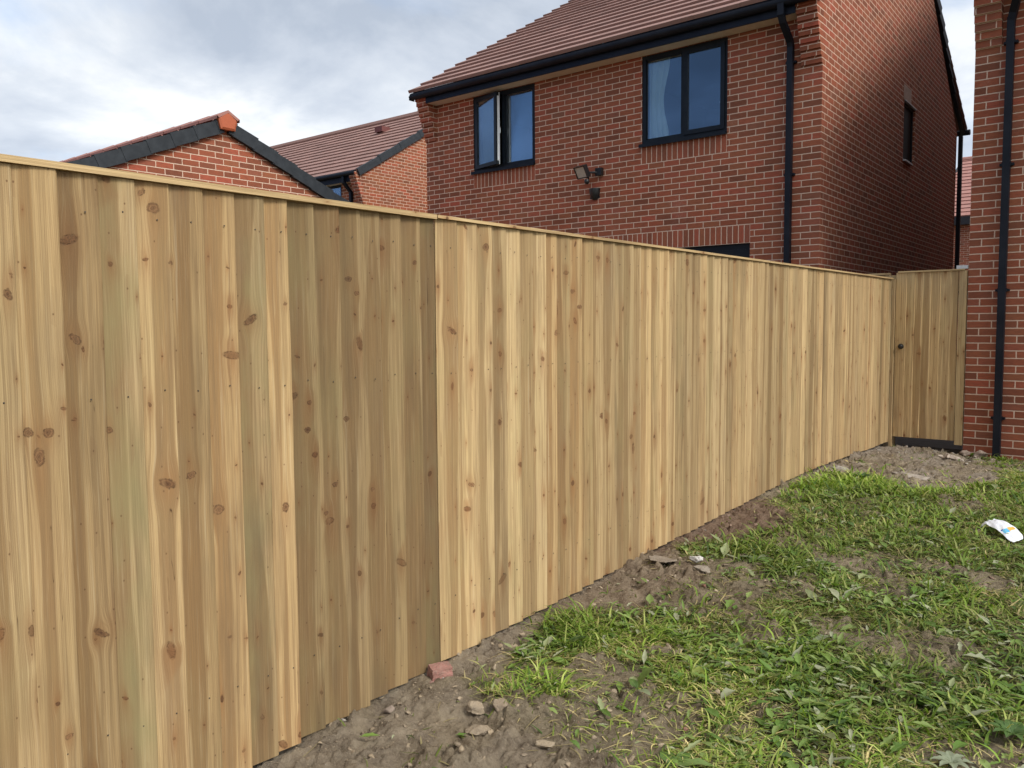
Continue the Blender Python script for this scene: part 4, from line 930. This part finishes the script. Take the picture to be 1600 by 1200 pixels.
def gate_and_return():
    # gate across the passage, facing us
    yg = 9.50
    t = thing('garden_gate', 'narrow timber gate with round black latch between fence end and brick house corner', 'gate', (-2.12, yg, -1.33))
    mb = MB(); xs = [-2.446, -2.352, -2.271, -2.197, -2.116, -2.025, -1.925, -1.848]; U = Vector((1, 0, 0)); Nn = Vector((0, -1, 0))
    for i, (a, b) in enumerate(zip(xs, xs[1:])):
        s = random.random(); board(mb, (a, yg+.012), U, Nn, b-a+.012*(i < 6), -1.243, .513, .0125, .0045, s, (s, .05, rr.choice([0, .015, .03])), (rr.uniform(1.12, 1.28), rr.uniform(.3, .7), rr.uniform(.1, .3)))
    mb.build('board_panel', M_WOOD, t)
    f = MB()
    for z in (.35, -.35, -1.1): plank_box(f, -2.42, -1.84, yg+.0135, yg+.05, z-.045, z+.045, 'x', random.random())
    f.build('ledge_frame', M_WOOD, t)
    f = MB(); f.obox((-2.13, yg+.032, 0), (.27, 0, .27), (0, .017, 0), (-.03, 0, .028), a=(.3, .3, 0)); f.build('brace', M_WOOD, t)
    c = MB(); plank_box(c, -2.428, -1.79, yg-.012, yg+.05, .5145, .530, 'x', .77, (1, .3, .1)); c.build('capping_rail', M_WOOD, t)
    k = MB(); k.lathe((-2.383, yg-.012, -.269), [(.001, -.028), (.016, -.026), (.023, -.016), (.022, -.006), (.026, 0), (.03, .012)], 18, axis='y'); k.build('latch_knob', M_BLACK, t, smooth=True)
    for z in (.3, -1.0): hg = MB(); hg.box(-2.1, -1.80, yg+.051, yg+.056, z-.02, z+.02); hg.build('strap_hinge', M_BLACK, t)
    p = thing('gate_post', 'slim timber post standing between the gate and the brick house corner', 'post', (-1.81, yg, -1.35))
    q = MB(); plank_box(q, -1.842, -1.772, yg-.004, yg+.07, -1.285, .512, 'z', .21, (.95, .4, .15)); q.build('shaft', M_WOOD, p)
    q = MB(); q.box(-1.87, -1.768, yg+.0, yg+.08, .531, .565); q.build('bracket', M_GREY, p)
    p = thing('gate_post', 'slim pale timber post closing the far end of the fence, left of the gate', 'post', (-2.46, yg, -1.35))
    q = MB(); plank_box(q, -2.478, -2.452, 9.473, 9.56, -1.36, .452, 'z', .61, (1.02, .3, .2)); q.build('shaft', M_WOOD, p)
    plank = MB(); plank_box(plank, -2.56, -2.455, 9.59, 9.66, -1.40, .495, 'z', .43, (.9, .3, .3)); plank.build('backing_stud', M_WOOD, p)
    # return piece from the fence to the neighbour's wall, only its top shows
    t = thing('fence_panel', 'short cross fence behind the far fence end with only its top rail showing', 'fence', (-2.95, 9.68, -1.35), 'close-board fence panels of the garden fence')
    mb = MB(); xs = spread(-3.33, -2.57, .105)
    for a, b in zip(xs, xs[1:]): s = random.random(); board(mb, (a, 9.70), U, Nn, b-a+.01, -1.33, .508, .0125, .0045, s, (s, .05, .01), (.95, .3, .2), nz=6)
    mb.build('board_panel', M_WOOD, t); c = MB(); plank_box(c, -3.33, -2.56, 9.675, 9.74, .509, .528, 'x', .15, (1.05, .2, .1)); c.build('capping_rail', M_WOOD, t)
gate_and_return()

# ------------------------------------------------------------------ clods, stones
import bmesh
def ico(sub):
    bm = bmesh.new(); bmesh.ops.create_icosphere(bm, subdivisions=sub, radius=1); v = np.array([x.co[:] for x in bm.verts]); f = np.array([[q.index for q in x.verts] for x in bm.faces]); bm.free(); return v, f
def rough(v, seed, amp=.35):
    r = np.random.default_rng(seed); o = v.copy()
    for k in range(14):                                  # slice flat facets off a ball: a broken lump, not a pebble
        d = r.normal(size=3); d /= np.linalg.norm(d); h = r.uniform(.35, .78); p = o@d; o = o - np.outer(np.maximum(p-h, 0), d)
    q = np.zeros(len(v))
    for k in range(5): d = r.normal(size=3)*r.uniform(2, 5); q += np.sin(v@d+r.uniform(0, 6))
    return o*(1+amp*.12*q)[:, None]
def rotm(r): 
    q = r.normal(size=4); q /= np.linalg.norm(q); w, x, y, z = q
    return np.array([[1-2*(y*y+z*z), 2*(x*y-z*w), 2*(x*z+y*w)], [2*(x*y+z*w), 1-2*(x*x+z*z), 2*(y*z-x*w)], [2*(x*z-y*w), 2*(y*z+x*w), 1-2*(x*x+y*y)]])
def clods():
    t1 = [(lambda v, f, s: (rough(v, s), f))(*ico(1), s) for s in range(10)]; t2 = [(lambda v, f, s: (rough(v, s+50), f))(*ico(2), s) for s in range(8)]
    n = 130000
    x = rng.uniform(-2.52, .3, n); y = rng.uniform(1.0, 9.6, n)
    b = bare(x, y); size = .0022+.0032*rng.pareto(1.7, n); size = np.minimum(size, .024)
    dens = np.where(b > .6, .15, np.where(b > .3, .05, .006)); dens *= np.where(y < 3., 1.9, 1.)*np.where(size > .012, .8, 1)
    nearf = (x-FX < .30) & (y < 2.9); dens = np.where(nearf, dens*1.4, dens); dens = np.where((size > .006) & (size < .016), dens*.55, dens)
    keep = rng.random(n) < dens; x, y, size, b = x[keep], y[keep], size[keep], b[keep]
    z = gh(x, y); Vs = []; Fs = []; Cs = []; k = 0
    for i in range(len(x)):
        v, f = (t2 if size[i] > .011 else t1)[rng.integers(8)]
        q = (v*[1, rng.uniform(.6, 1), rng.uniform(.35, .7)])@rotm(rng).T*size[i]; q[:, 2] *= .75
        Vs.append(q+[x[i], y[i], z[i]+size[i]*.08]); Fs.append(f+k); k += len(v)
        c = np.array(random.choice([(.31, .235, .15), (.24, .18, .112), (.36, .28, .18), (.33, .255, .17)]))
        if 4.7 < y[i] < 6.1: c = np.array((.20, .125, .088))
        if y[i] > 8.9: c = np.array((.36, .31, .26))
        if rng.random() < .03: c = np.array((.34, .31, .27))
        if rng.random() < .012: c = np.array((.27, .10, .07))
        Cs.append(np.tile(c*rng.uniform(.8, 1.2), (len(v), 1)))
    o = numpy_mesh('soil_clods', np.concatenate(Vs), np.concatenate(Fs), M_CLOD, ('col', np.concatenate(Cs))); o['kind'] = 'stuff'; o['label'] = 'loose crumbs of dry earth and grit over the bare soil'; o['category'] = 'soil'
clods()
def stone(name, label, cat, x, y, dims, col, seed, rot=0., sink=.3, group=None):
    v, f = ico(4); v = rough(v, seed, .28)
    r = np.random.default_rng(seed)
    for fr, am in ((9, .02), (19, .012)):
        for k in range(4): d = r.normal(size=3)*fr; v = v*(1+am*np.sin(v@d+r.uniform(0, 6)))[:, None]
    v = v*np.array(dims)/2; c, s = math.cos(rot), math.sin(rot)
    v = v@np.array([[c, s, 0], [-s, c, 0], [0, 0, 1]])
    z = ghs(x, y)+dims[2]*(.5-sink)
    o = numpy_mesh(name, v, f, M_CLOD, ('col', np.tile(np.array(col), (len(v), 1)))); o.location = (x, y, z)
    return tag(o, label, cat, group)
ST = 'lumps of earth and stone by the fence foot'
stone('soil_lump', 'left of two side-by-side earth lumps in the near bare soil', 'earth lump', -2.09, 2.33, (.085, .075, .065), (.31, .24, .16), 3, .3, group=ST)
stone('soil_lump', 'right of two side-by-side earth lumps in the near bare soil', 'earth lump', -2.015, 2.375, (.095, .085, .07), (.28, .215, .145), 4, 1., group=ST)
stone('soil_lump', 'flat pale slab of earth nearest the bottom edge, beside the grass', 'earth lump', -1.735, 2.285, (.12, .07, .035), (.34, .265, .175), 5, .6, group=ST)
stone('soil_lump', 'low broad lump of earth just in front of the two paired lumps', 'earth lump', -2.0, 2.24, (.13, .09, .05), (.29, .225, .15), 6, .2, group=ST)
stone('soil_lump', 'small rounded earth lump touching the fence foot near the dark boards', 'earth lump', -2.40, 2.14, (.06, .05, .045), (.26, .20, .16), 7, 0, group=ST)
stone('soil_lump', 'flat grey slab of soil by the fence foot, mid fence', 'earth lump', -2.32, 4.20, (.20, .16, .06), (.24, .19, .14), 8, .4, .35, group=ST)
stone('soil_lump', 'grey-brown lump just below the white stone', 'earth lump', -2.03, 4.12, (.10, .08, .05), (.24, .20, .155), 9, .5, group=ST)
stone('stone', 'whitish flat stone in bare soil at mid fence', 'stone', -2.12, 4.24, (.10, .065, .055), (.66, .64, .60), 10, .4, .1)
stone('stone', 'small pinkish stone in the mid-fence soil patch', 'stone', -2.22, 3.86, (.035, .03, .022), (.42, .30, .26), 12, .4)
stone('stone', 'pale flat stone lying among the grass, mid garden', 'stone', -1.71, 5.30, (.12, .09, .03), (.34, .29, .24), 13, .2)
stone('stone', 'long pale flat stone in the earth in front of the gate', 'stone', -1.72, 7.40, (.42, .12, .06), (.38, .33, .28), 14, -.35)
stone('stone', 'pale flat stone close to the fence near its far end', 'stone', -2.33, 7.42, (.26, .16, .05), (.40, .37, .33), 15, .1)
for i, (lx, ly, d) in enumerate(((-1.86, 9.02, .06), (-1.80, 8.97, .085), (-1.745, 8.90, .06), (-1.70, 8.83, .07), (-1.655, 8.78, .05), (-1.70, 9.35, .10), (-1.58, 9.33, .12))):
    stone('rubble_lump', ['leftmost pale rubble lump on the bank before the gate', 'largest pale rubble lump on the bank before the gate', 'middle pale rubble lump on the bank before the gate', 'fourth pale rubble lump from the left on the bank before the gate', 'rightmost small rubble lump on the bank before the gate', 'brown lump against the foot of the right-hand house corner', 'larger brown lump by the foot of the downpipe'][i], 'rubble', lx, ly, (d*1.7, d*1.3, d*1.0), (.50, .42, .35) if i < 5 else (.26, .19, .15), 30+i, i*.7, .12, group='rubble in front of the gate')
def brick_bit():
    t = thing('brick_fragment', 'broken pinkish-red brick wedged under the fence where the dark boards end', 'brick', (-2.40, 2.45, ghs(-2.40, 2.45)))
    for i, (c, ax, ay, az, cc) in enumerate((((-2.415, 2.455, -1.475), (.022, .040, 0), (-.034, .018, 0), (0, .003, .024), (.34, .15, .12)), ((-2.395, 2.40, -1.515), (.022, .035, 0), (-.03, .018, 0), (.004, 0, .018), (.27, .13, .11)))):
        mb = MB(); mb.obox((0, 0, 0), ax, ay, az); bm = bmesh.new()
        vs = [bm.verts.new(Vector(p)) for p in mb.v]; [bm.faces.new([vs[k] for k in f]) for f in mb.f]
        bmesh.ops.remove_doubles(bm, verts=bm.verts, dist=1e-5); bmesh.ops.subdivide_edges(bm, edges=bm.edges, cuts=5, use_grid_fill=True)
        for v in bm.verts:
            p = v.co; q = math.sin(p.x*180+i)*math.sin(p.y*150+1)*math.sin(p.z*170+2); L = max(abs(p.x/.05), abs(p.y/.05), abs(p.z/.03)); v.co = p*(1-.10*max(0, L-.75)) + p.normalized()*(q*.0055+math.sin(p.x*70+p.z*90+i)*.003)
        me = bpy.data.meshes.new('piece'); bm.to_mesh(me); bm.free(); a = me.color_attributes.new('col', 'FLOAT_COLOR', 'POINT')
        a.data.foreach_set('color', np.tile((*cc, 1), (len(me.vertices), 1)).astype('f').ravel()); me.materials.append(M_CLOD)
        o = bpy.data.objects.new('piece', me); C.objects.link(o); o.parent = t; o.location = Vector(c)-Vector(t.location)
brick_bit()

# ------------------------------------------------------------------ grass and weeds
def blades():
    Vs = []; Cs = []; cnt = 0
    def batch(x, y, kind):
        n = len(x); z = gh(x, y)
        az = rng.uniform(0, 2*np.pi, n)
        flow = (fbm(x*1.3, y*1.3, 3, 55)-.5)*14; az = np.where(rng.random(n) < .35, flow+rng.normal(0, .7, n), az)
        far = np.clip((y-2)/6, 0, 1)
        if kind == 'lying': L = rng.uniform(.03, .12, n); el0 = rng.uniform(.0, .5, n); bend = rng.uniform(.1, .9, n); w = rng.uniform(.0013, .0040, n)
        elif kind == 'up': L = rng.uniform(.012, .055, n); el0 = rng.uniform(.6, 1.45, n); bend = rng.uniform(.3, 1.6, n); w = rng.uniform(.0015, .0036, n)
        elif kind == 'tuft': L = rng.uniform(.05, .15, n); el0 = rng.uniform(.35, 1.25, n); bend = rng.uniform(.8, 2.0, n); w = rng.uniform(.0022, .0046, n)
        else: L = rng.uniform(.04, .17, n); el0 = rng.uniform(-.02, .25, n); bend = rng.uniform(-.1, .3, n); w = rng.uniform(.0008, .0018, n)
        w = w*(1+far*.9)
        S = 5; side = np.stack([-np.sin(az), np.cos(az), np.zeros(n)], -1); p = np.stack([x, y, z-.004], -1); pts = []
        turn = rng.normal(0, .25, n)
        for k in range(S):
            t = k/(S-1); ww = w*(1-t**2.2)*(.6+.4*min(1, t*4))+.0002
            pts.append(p-side*ww[:, None]); pts.append(p+side*ww[:, None])
            el = el0-bend*t; a2 = az+turn*t*2
            d = np.stack([np.cos(a2)*np.cos(el), np.sin(a2)*np.cos(el), np.sin(el)], -1); p = p+d*(L/(S-1))[:, None]
            p[:, 2] = np.maximum(p[:, 2], z+.003)
        V = np.stack(pts, 1)
        pat = fbm(x*2.2, y*2.2, 3, 91); r1 = rng.random(n)
        g1 = np.array((.108, .160, .026)); g2 = np.array((.205, .245, .058)); g3 = np.array((.290, .285, .125)); st = np.array((.44, .365, .200)); dk = np.array((.045, .080, .016))
        m = np.clip(r1*.6+pat*.6-.1, 0, 1)[:, None]; c = g1*(1-m)+g2*m
        q = rng.random(n)[:, None]; c = np.where(q < .22, g3, c); c = np.where(q > .88, dk, c)
        dry = {'lying': .27, 'up': .07, 'tuft': .03, 'straw': .75}[kind]; c = np.where(rng.random(n)[:, None] < dry, st*rng.uniform(.6, 1.1, (n, 1)), c)
        if kind == 'tuft': c = c*np.array((.95, 1.10, .8))
        lush = np.clip((fbm(x*1.1+3, y*1.1, 3, 151)-.5)*3.2, -.45, .6)       # yellower fresh growth against darker old growth
        c = c*(1+.55*lush)[:, None]*np.array((1, 1, .9)); c = c*rng.uniform(.75, 1.2, (n, 1)); return V, np.repeat((c*np.array((1.14, 1.12, 1.05)))[:, None], S*2, 1)
    def scatter(n, x0, x1, y0, y1, thr):
        x = rng.uniform(x0, x1, n); y = rng.uniform(y0, y1, n); b = bare(x, y); cl = fbm(x*4, y*4, 3, 13)
        k = rng.random(n) < np.clip(1-b*1.15, .012, 1)*np.clip((cl-.30)*4+.25, .12, 1)*thr
        return x[k], y[k]
    jobs = []
    for (x0, x1, y0, y1, n) in ((-2.42, .3, 1.3, 4.6, 105000), (-2.42, -.2, 4.6, 9.5, 75000), (.3, 3.5, -1, 9.5, 26000), (-1.2, .3, -1, 1.3, 5000), (-1.7, 0, 7.5, 9.5, 5000)):
        jobs.append((*scatter(int(n*.50), x0, x1, y0, y1, 1), 'lying')); jobs.append((*scatter(int(n*.50), x0, x1, y0, y1, 1), 'up')); jobs.append((*scatter(int(n*.20), x0, x1, y0, y1, 1), 'straw'))
    # distinct tufts: centre, spread, count
    T = [(-2.22, 3.20, .09, 420), (-2.12, 3.12, .07, 260), (-2.0, 2.62, .06, 150), (-2.05, 6.9, .16, 420), (-2.2, 6.55, .16, 500), (-1.95, 6.6, .2, 520), (-2.02, 4.75, .17, 420), (-1.8, 4.9, .17, 380), (-2.05, 5.0, .13, 300),
         (-2.15, 7.0, .18, 500), (-1.6, 6.9, .25, 500), (-2.25, 6.15, .10, 260), (-1.75, 4.55, .15, 300), (-.8, 3.05, .12, 220), (-.55, 3.4, .12, 240), (-1.30, 3.6, .12, 300), (-1.2, 3.25, .10, 200), (-.85, 3.5, .12, 240), (-1.0, 3.9, .14, 260), (-1.55, 3.0, .07, 90), (-1.75, 3.35, .07, 120), (-.9, 4.4, .2, 320), (-1.2, 5.6, .25, 420), (-1.5, 6.1, .2, 320), (-1.22, 8.7, .09, 160), (-1.1, 8.9, .12, 200), (-.95, 6.9, .2, 250), (-1.38, 9.3, .05, 60)]
    for i in range(110): T.append((rng.uniform(-2.1, .2), rng.uniform(2.2, 8), rng.uniform(.03, .10), int(rng.uniform(20, 90))))
    for i, (cx, cy, s, n) in enumerate(T):
        tx, ty = cx+rng.normal(0, s, n), cy+rng.normal(0, s, n); kk = rng.random(n) < (1-.93*bare(tx, ty) if i > 2 else 1.)
        jobs.append((tx[kk], ty[kk], 'tuft'))
    for x, y, k in jobs:
        x = np.clip(x, FX+.03, 9); V, c = batch(x, y, k); Vs.append(V); Cs.append(c)
    V = np.concatenate(Vs); Cc = np.concatenate(Cs); n, m, _ = V.shape
    base = (np.arange(n)*m)[:, None, None]; q = np.array([[2*k, 2*k+1, 2*k+3, 2*k+2] for k in range(m//2-1)])[None]
    V[:, :, 0] = np.maximum(V[:, :, 0], FX+.006)
    o = numpy_mesh('grass', V.reshape(-1, 3), (base+q).reshape(-1, 4), M_GRASS, ('col', Cc.reshape(-1, 3))); o['kind'] = 'stuff'; o['label'] = 'rough trampled green grass with straw over the garden'; o['category'] = 'grass'
blades()

def leaf_mesh(x, y, z, az, L, W, el, curl, lobed, col, fold=.35):
    """arrays of leaves -> verts (n, rows*5), uv"""
    n = len(x); S = 9; out_ = []; uvs = []
    p = np.stack([x, y, z], -1); a = az.copy(); e = el.copy()
    for k in range(S):
        t = k/(S-1); d = np.stack([np.cos(a)*np.cos(e), np.sin(a)*np.cos(e), np.sin(e)], -1); sd_ = np.stack([-np.sin(a), np.cos(a), 0*a], -1); nn = np.cross(d, sd_)
        prof = np.sin(np.pi*min(1, max(0.02, (t-.12)/.88))**.75)*.95+.05 if t > .12 else .06
        w = W*prof*np.where(lobed, 1-.45*(k % 2), 1+.10*np.sin(k*2.3+a*3))
        for j, s in enumerate((-1, -.5, 0, .5, 1)):
            out_.append(p+sd_*(w*s*.5)[:, None]+nn*(-np.abs(s)*w*fold*.5)[:, None]*-1 + nn*(.06*w*np.sin(k*2.1+s*3+az))[:, None]); uvs.append(np.tile([s, t], (n, 1)))
        p = p+d*(L/(S-1))[:, None]; e = e-curl/(S-1)
    V = np.stack(out_, 1); U = np.stack(uvs, 1); return V, U, S
def leaf_faces(n, S):
    q = np.array([[k*5+j, k*5+j+1, k*5+j+6, k*5+j+5] for k in range(S-1) for j in range(4)])[None]
    return ((np.arange(n)*S*5)[:, None, None]+q).reshape(-1, 4)
def leafcol(n):
    A = np.array([(.100, .180, .030), (.155, .240, .050), (.22, .29, .085), (.26, .29, .14), (.065, .115, .030), (.33, .34, .22)]); c = A[rng.choice(6, n, p=[.23, .25, .20, .12, .07, .13])]; return c*rng.uniform(.8, 1.2, (n, 1))
def scatter_leaves():
    n = 30000; y = np.where(rng.random(n) < .5, rng.uniform(1.9, 9.3, n), rng.uniform(1.9, 5., n)); x = rng.uniform(-2.38, .6, n); b = bare(x, y); cl = fbm(x*3+4, y*3, 3, 101)
    k = (rng.random(n) < np.clip(1-b*1.2, .02, 1)) & (rng.random(n) < np.clip((cl-.36)*4, .15, 1)); x, y = x[k], y[k]; n = len(x)
    L = rng.uniform(.018, .060, n)*rng.choice([1, 1.3, 1.6, 2.2], n, p=[.35, .3, .23, .12]); lob = rng.random(n) < .45
    V, U, S = leaf_mesh(x, y, gh(x, y)+rng.uniform(.003, .030, n), rng.uniform(0, 6.28, n), L, L*rng.uniform(.18, .5, n), rng.uniform(-.2, .5, n), rng.uniform(-.3, 1.1, n), lob, None)
    o = numpy_mesh('ground_leaves', V.reshape(-1, 3), leaf_faces(n, S), M_LEAF, ('col', np.repeat(leafcol(n)[:, None], S*5, 1).reshape(-1, 3)), U.reshape(-1, 2), smooth=True)
    o['kind'] = 'stuff'; o['label'] = 'low broad leaves and cut weeds scattered through the grass'; o['category'] = 'ground cover'
scatter_leaves()
def weed(label, x, y, specs):
    """a dock-like plant: specs are (azimuth deg, length, width, elevation, curl, colour)"""
    t = thing('broadleaf_weed', label, 'weed', (x, y, ghs(x, y)), 'broad-leaved weeds in the grass')
    for az, L, W, el, cu, c in specs:
        a = np.array([float(R(az))]); V, U, S = leaf_mesh(np.zeros(1), np.zeros(1), np.full(1, .008), a, np.array([L]), np.array([W]), np.array([el]), np.array([cu]), np.array([False]), None, .25)
        o = numpy_mesh('leaf', V.reshape(-1, 3), leaf_faces(1, S), M_LEAF, ('col', np.tile(np.array(c), (S*5, 1))), U.reshape(-1, 2), smooth=True); o.parent = t
G1, G2, G3, G4 = (.16, .235, .065), (.10, .17, .04), (.24, .27, .16), (.21, .25, .045)
weed('upright pale green leaf beside the bare soil near the bottom centre', -1.64, 2.78, [(40, .115, .075, 1.15, .4, G1), (150, .07, .04, .5, .6, G2), (-20, .08, .035, .3, .5, G3)])
weed('yellow-green pointed leaf just right of the upright pale leaf', -1.50, 3.02, [(110, .08, .05, .7, .5, G4), (10, .07, .03, .3, .4, G2)])
weed('big ribbed leaf lying flat near the lower right', -1.12, 3.05, [(25, .17, .065, .15, .2, G1), (200, .10, .04, .3, .6, G2), (110, .09, .04, .5, .8, G2)])
weed('grey-green flat rosette beyond the mid-fence bare patch', -1.92, 4.62, [(a, .11, .045, .2, .4, G3 if i % 2 else G2) for i, a in enumerate((10, 70, 140, 200, 270, 330))])
weed('broad grey-green leaves in the middle of the garden', -1.62, 4.75, [(a, .12, .05, .25, .5, G3 if i % 3 else G2) for i, a in enumerate((0, 50, 120, 190, 250, 310))])
weed('dark bushy weed beside the earth at the fence end', -2.02, 6.98, [(a, .10, .04, .9, .7, (.05, .10, .03)) for a in (0, 45, 90, 130, 180, 225, 270, 315)])
weed('silvery leaves at the bottom right corner', -.55, 2.95, [(a, .07, .026, .5, .9, (.27, .30, .20)) for a in (20, 65, 110, 150, 210, 250, 290, 335)])
weed('dark green leafy weed at the right-hand bottom edge', -.42, 3.25, [(a, .085, .034, .75, 1.1, (.075, .14, .035)) for a in (0, 35, 75, 110, 150, 185, 230, 265, 300, 335)])
weed('toothed pale leaf standing out right of centre', -1.25, 3.62, [(60, .12, .045, .5, .7, G3), (150, .10, .05, .4, .9, G2), (240, .11, .05, .4, .7, G2), (330, .09, .04, .4, .7, G1)])
weed('long arching leaves at the bottom edge, right of the flat earth slab', -1.30, 2.42, [(30, .16, .045, .5, .9, G1), (75, .14, .05, .35, .7, G2), (130, .12, .05, .4, .9, G2), (0, .13, .05, .3, .6, (.12, .18, .05))])
weed('low light green leaves touching the fence foot by the spoil heap', -2.2, 4.66, [(a, .07, .035, .5, .7, G1) for a in (20, 90, 160, 240, 310)])

# ------------------------------------------------------------------ litter
def packet():
    # a flattened sweet-wrapper shaped bag: crimped open mouth at the far end, long smooth body arching to the near end
    P0 = Vector((-.962, 5.97, -1.290)); P1 = Vector((-.745, 5.72, ghs(-.745, 5.72)+.022)); ax = P1-P0; L = ax.length
    side = Vector((.70, .71, .0)).normalized(); n, m = 34, 10; G = []; H = []
    for i in range(n+1):
        f = i/n
        lift = .034*math.sin(math.pi*min(1, f*1.02))**.8 - (.018 if f < .12 else 0)*(1-f/.12)
        c = P0+ax*f+Vector((0, 0, lift)); w = .098*(1-.18*math.exp(-((f-.18)/.07)**2))*(1-.30*max(0, (f-.86)/.14)**2)
        top, bot = [], []
        for j in range(m+1):
            g = j/m*2-1; puff = .010*(1-g*g)*math.sin(math.pi*min(1, max(.0, f)))**.5
            cr = .0016*math.sin(f*23+g*4)+.0014*math.sin(g*9+f*17) + (.008*math.sin(g*9+1) if f < .14 else .003*math.sin(g*7+f*40)*math.exp(-((f-.2)/.06)**2))
            q = c + side*(g*w*.5*.94) + Vector((0, 0, g*w*.5*.30))
            nn = Vector((-.15, -.2, 1)).normalized(); top.append(q+nn*(puff+cr)); bot.append(q-nn*(puff*.7+.0015)+nn*cr)
        G.append(top); H.append(bot)
    mb = MB()
    for i in range(n):
        for j in range(m):
            uv = [(i/n, 1-j/m), ((i+1)/n, 1-j/m), ((i+1)/n, 1-(j+1)/m), (i/n, 1-(j+1)/m)]
            mb.face([G[i][j], G[i+1][j], G[i+1][j+1], G[i][j+1]], [(a, 1-b) for a, b in uv]); mb.face([H[i][j+1], H[i+1][j+1], H[i+1][j], H[i][j]], [(0, 0)]*4)
        for j in (0, m): mb.face([G[i][j], G[i+1][j], H[i+1][j], H[i][j]], [(0, 0)]*4)
    for i in (0, n):
        for j in range(m): mb.face([G[i][j], G[i][j+1], H[i][j+1], H[i][j]], [(0, 0)]*4)
    o = mb.build('litter_packet', M_PACK, None, smooth=True)
    tag(o, 'crumpled white plastic packet with orange and blue print lying on the grass', 'litter')
packet()
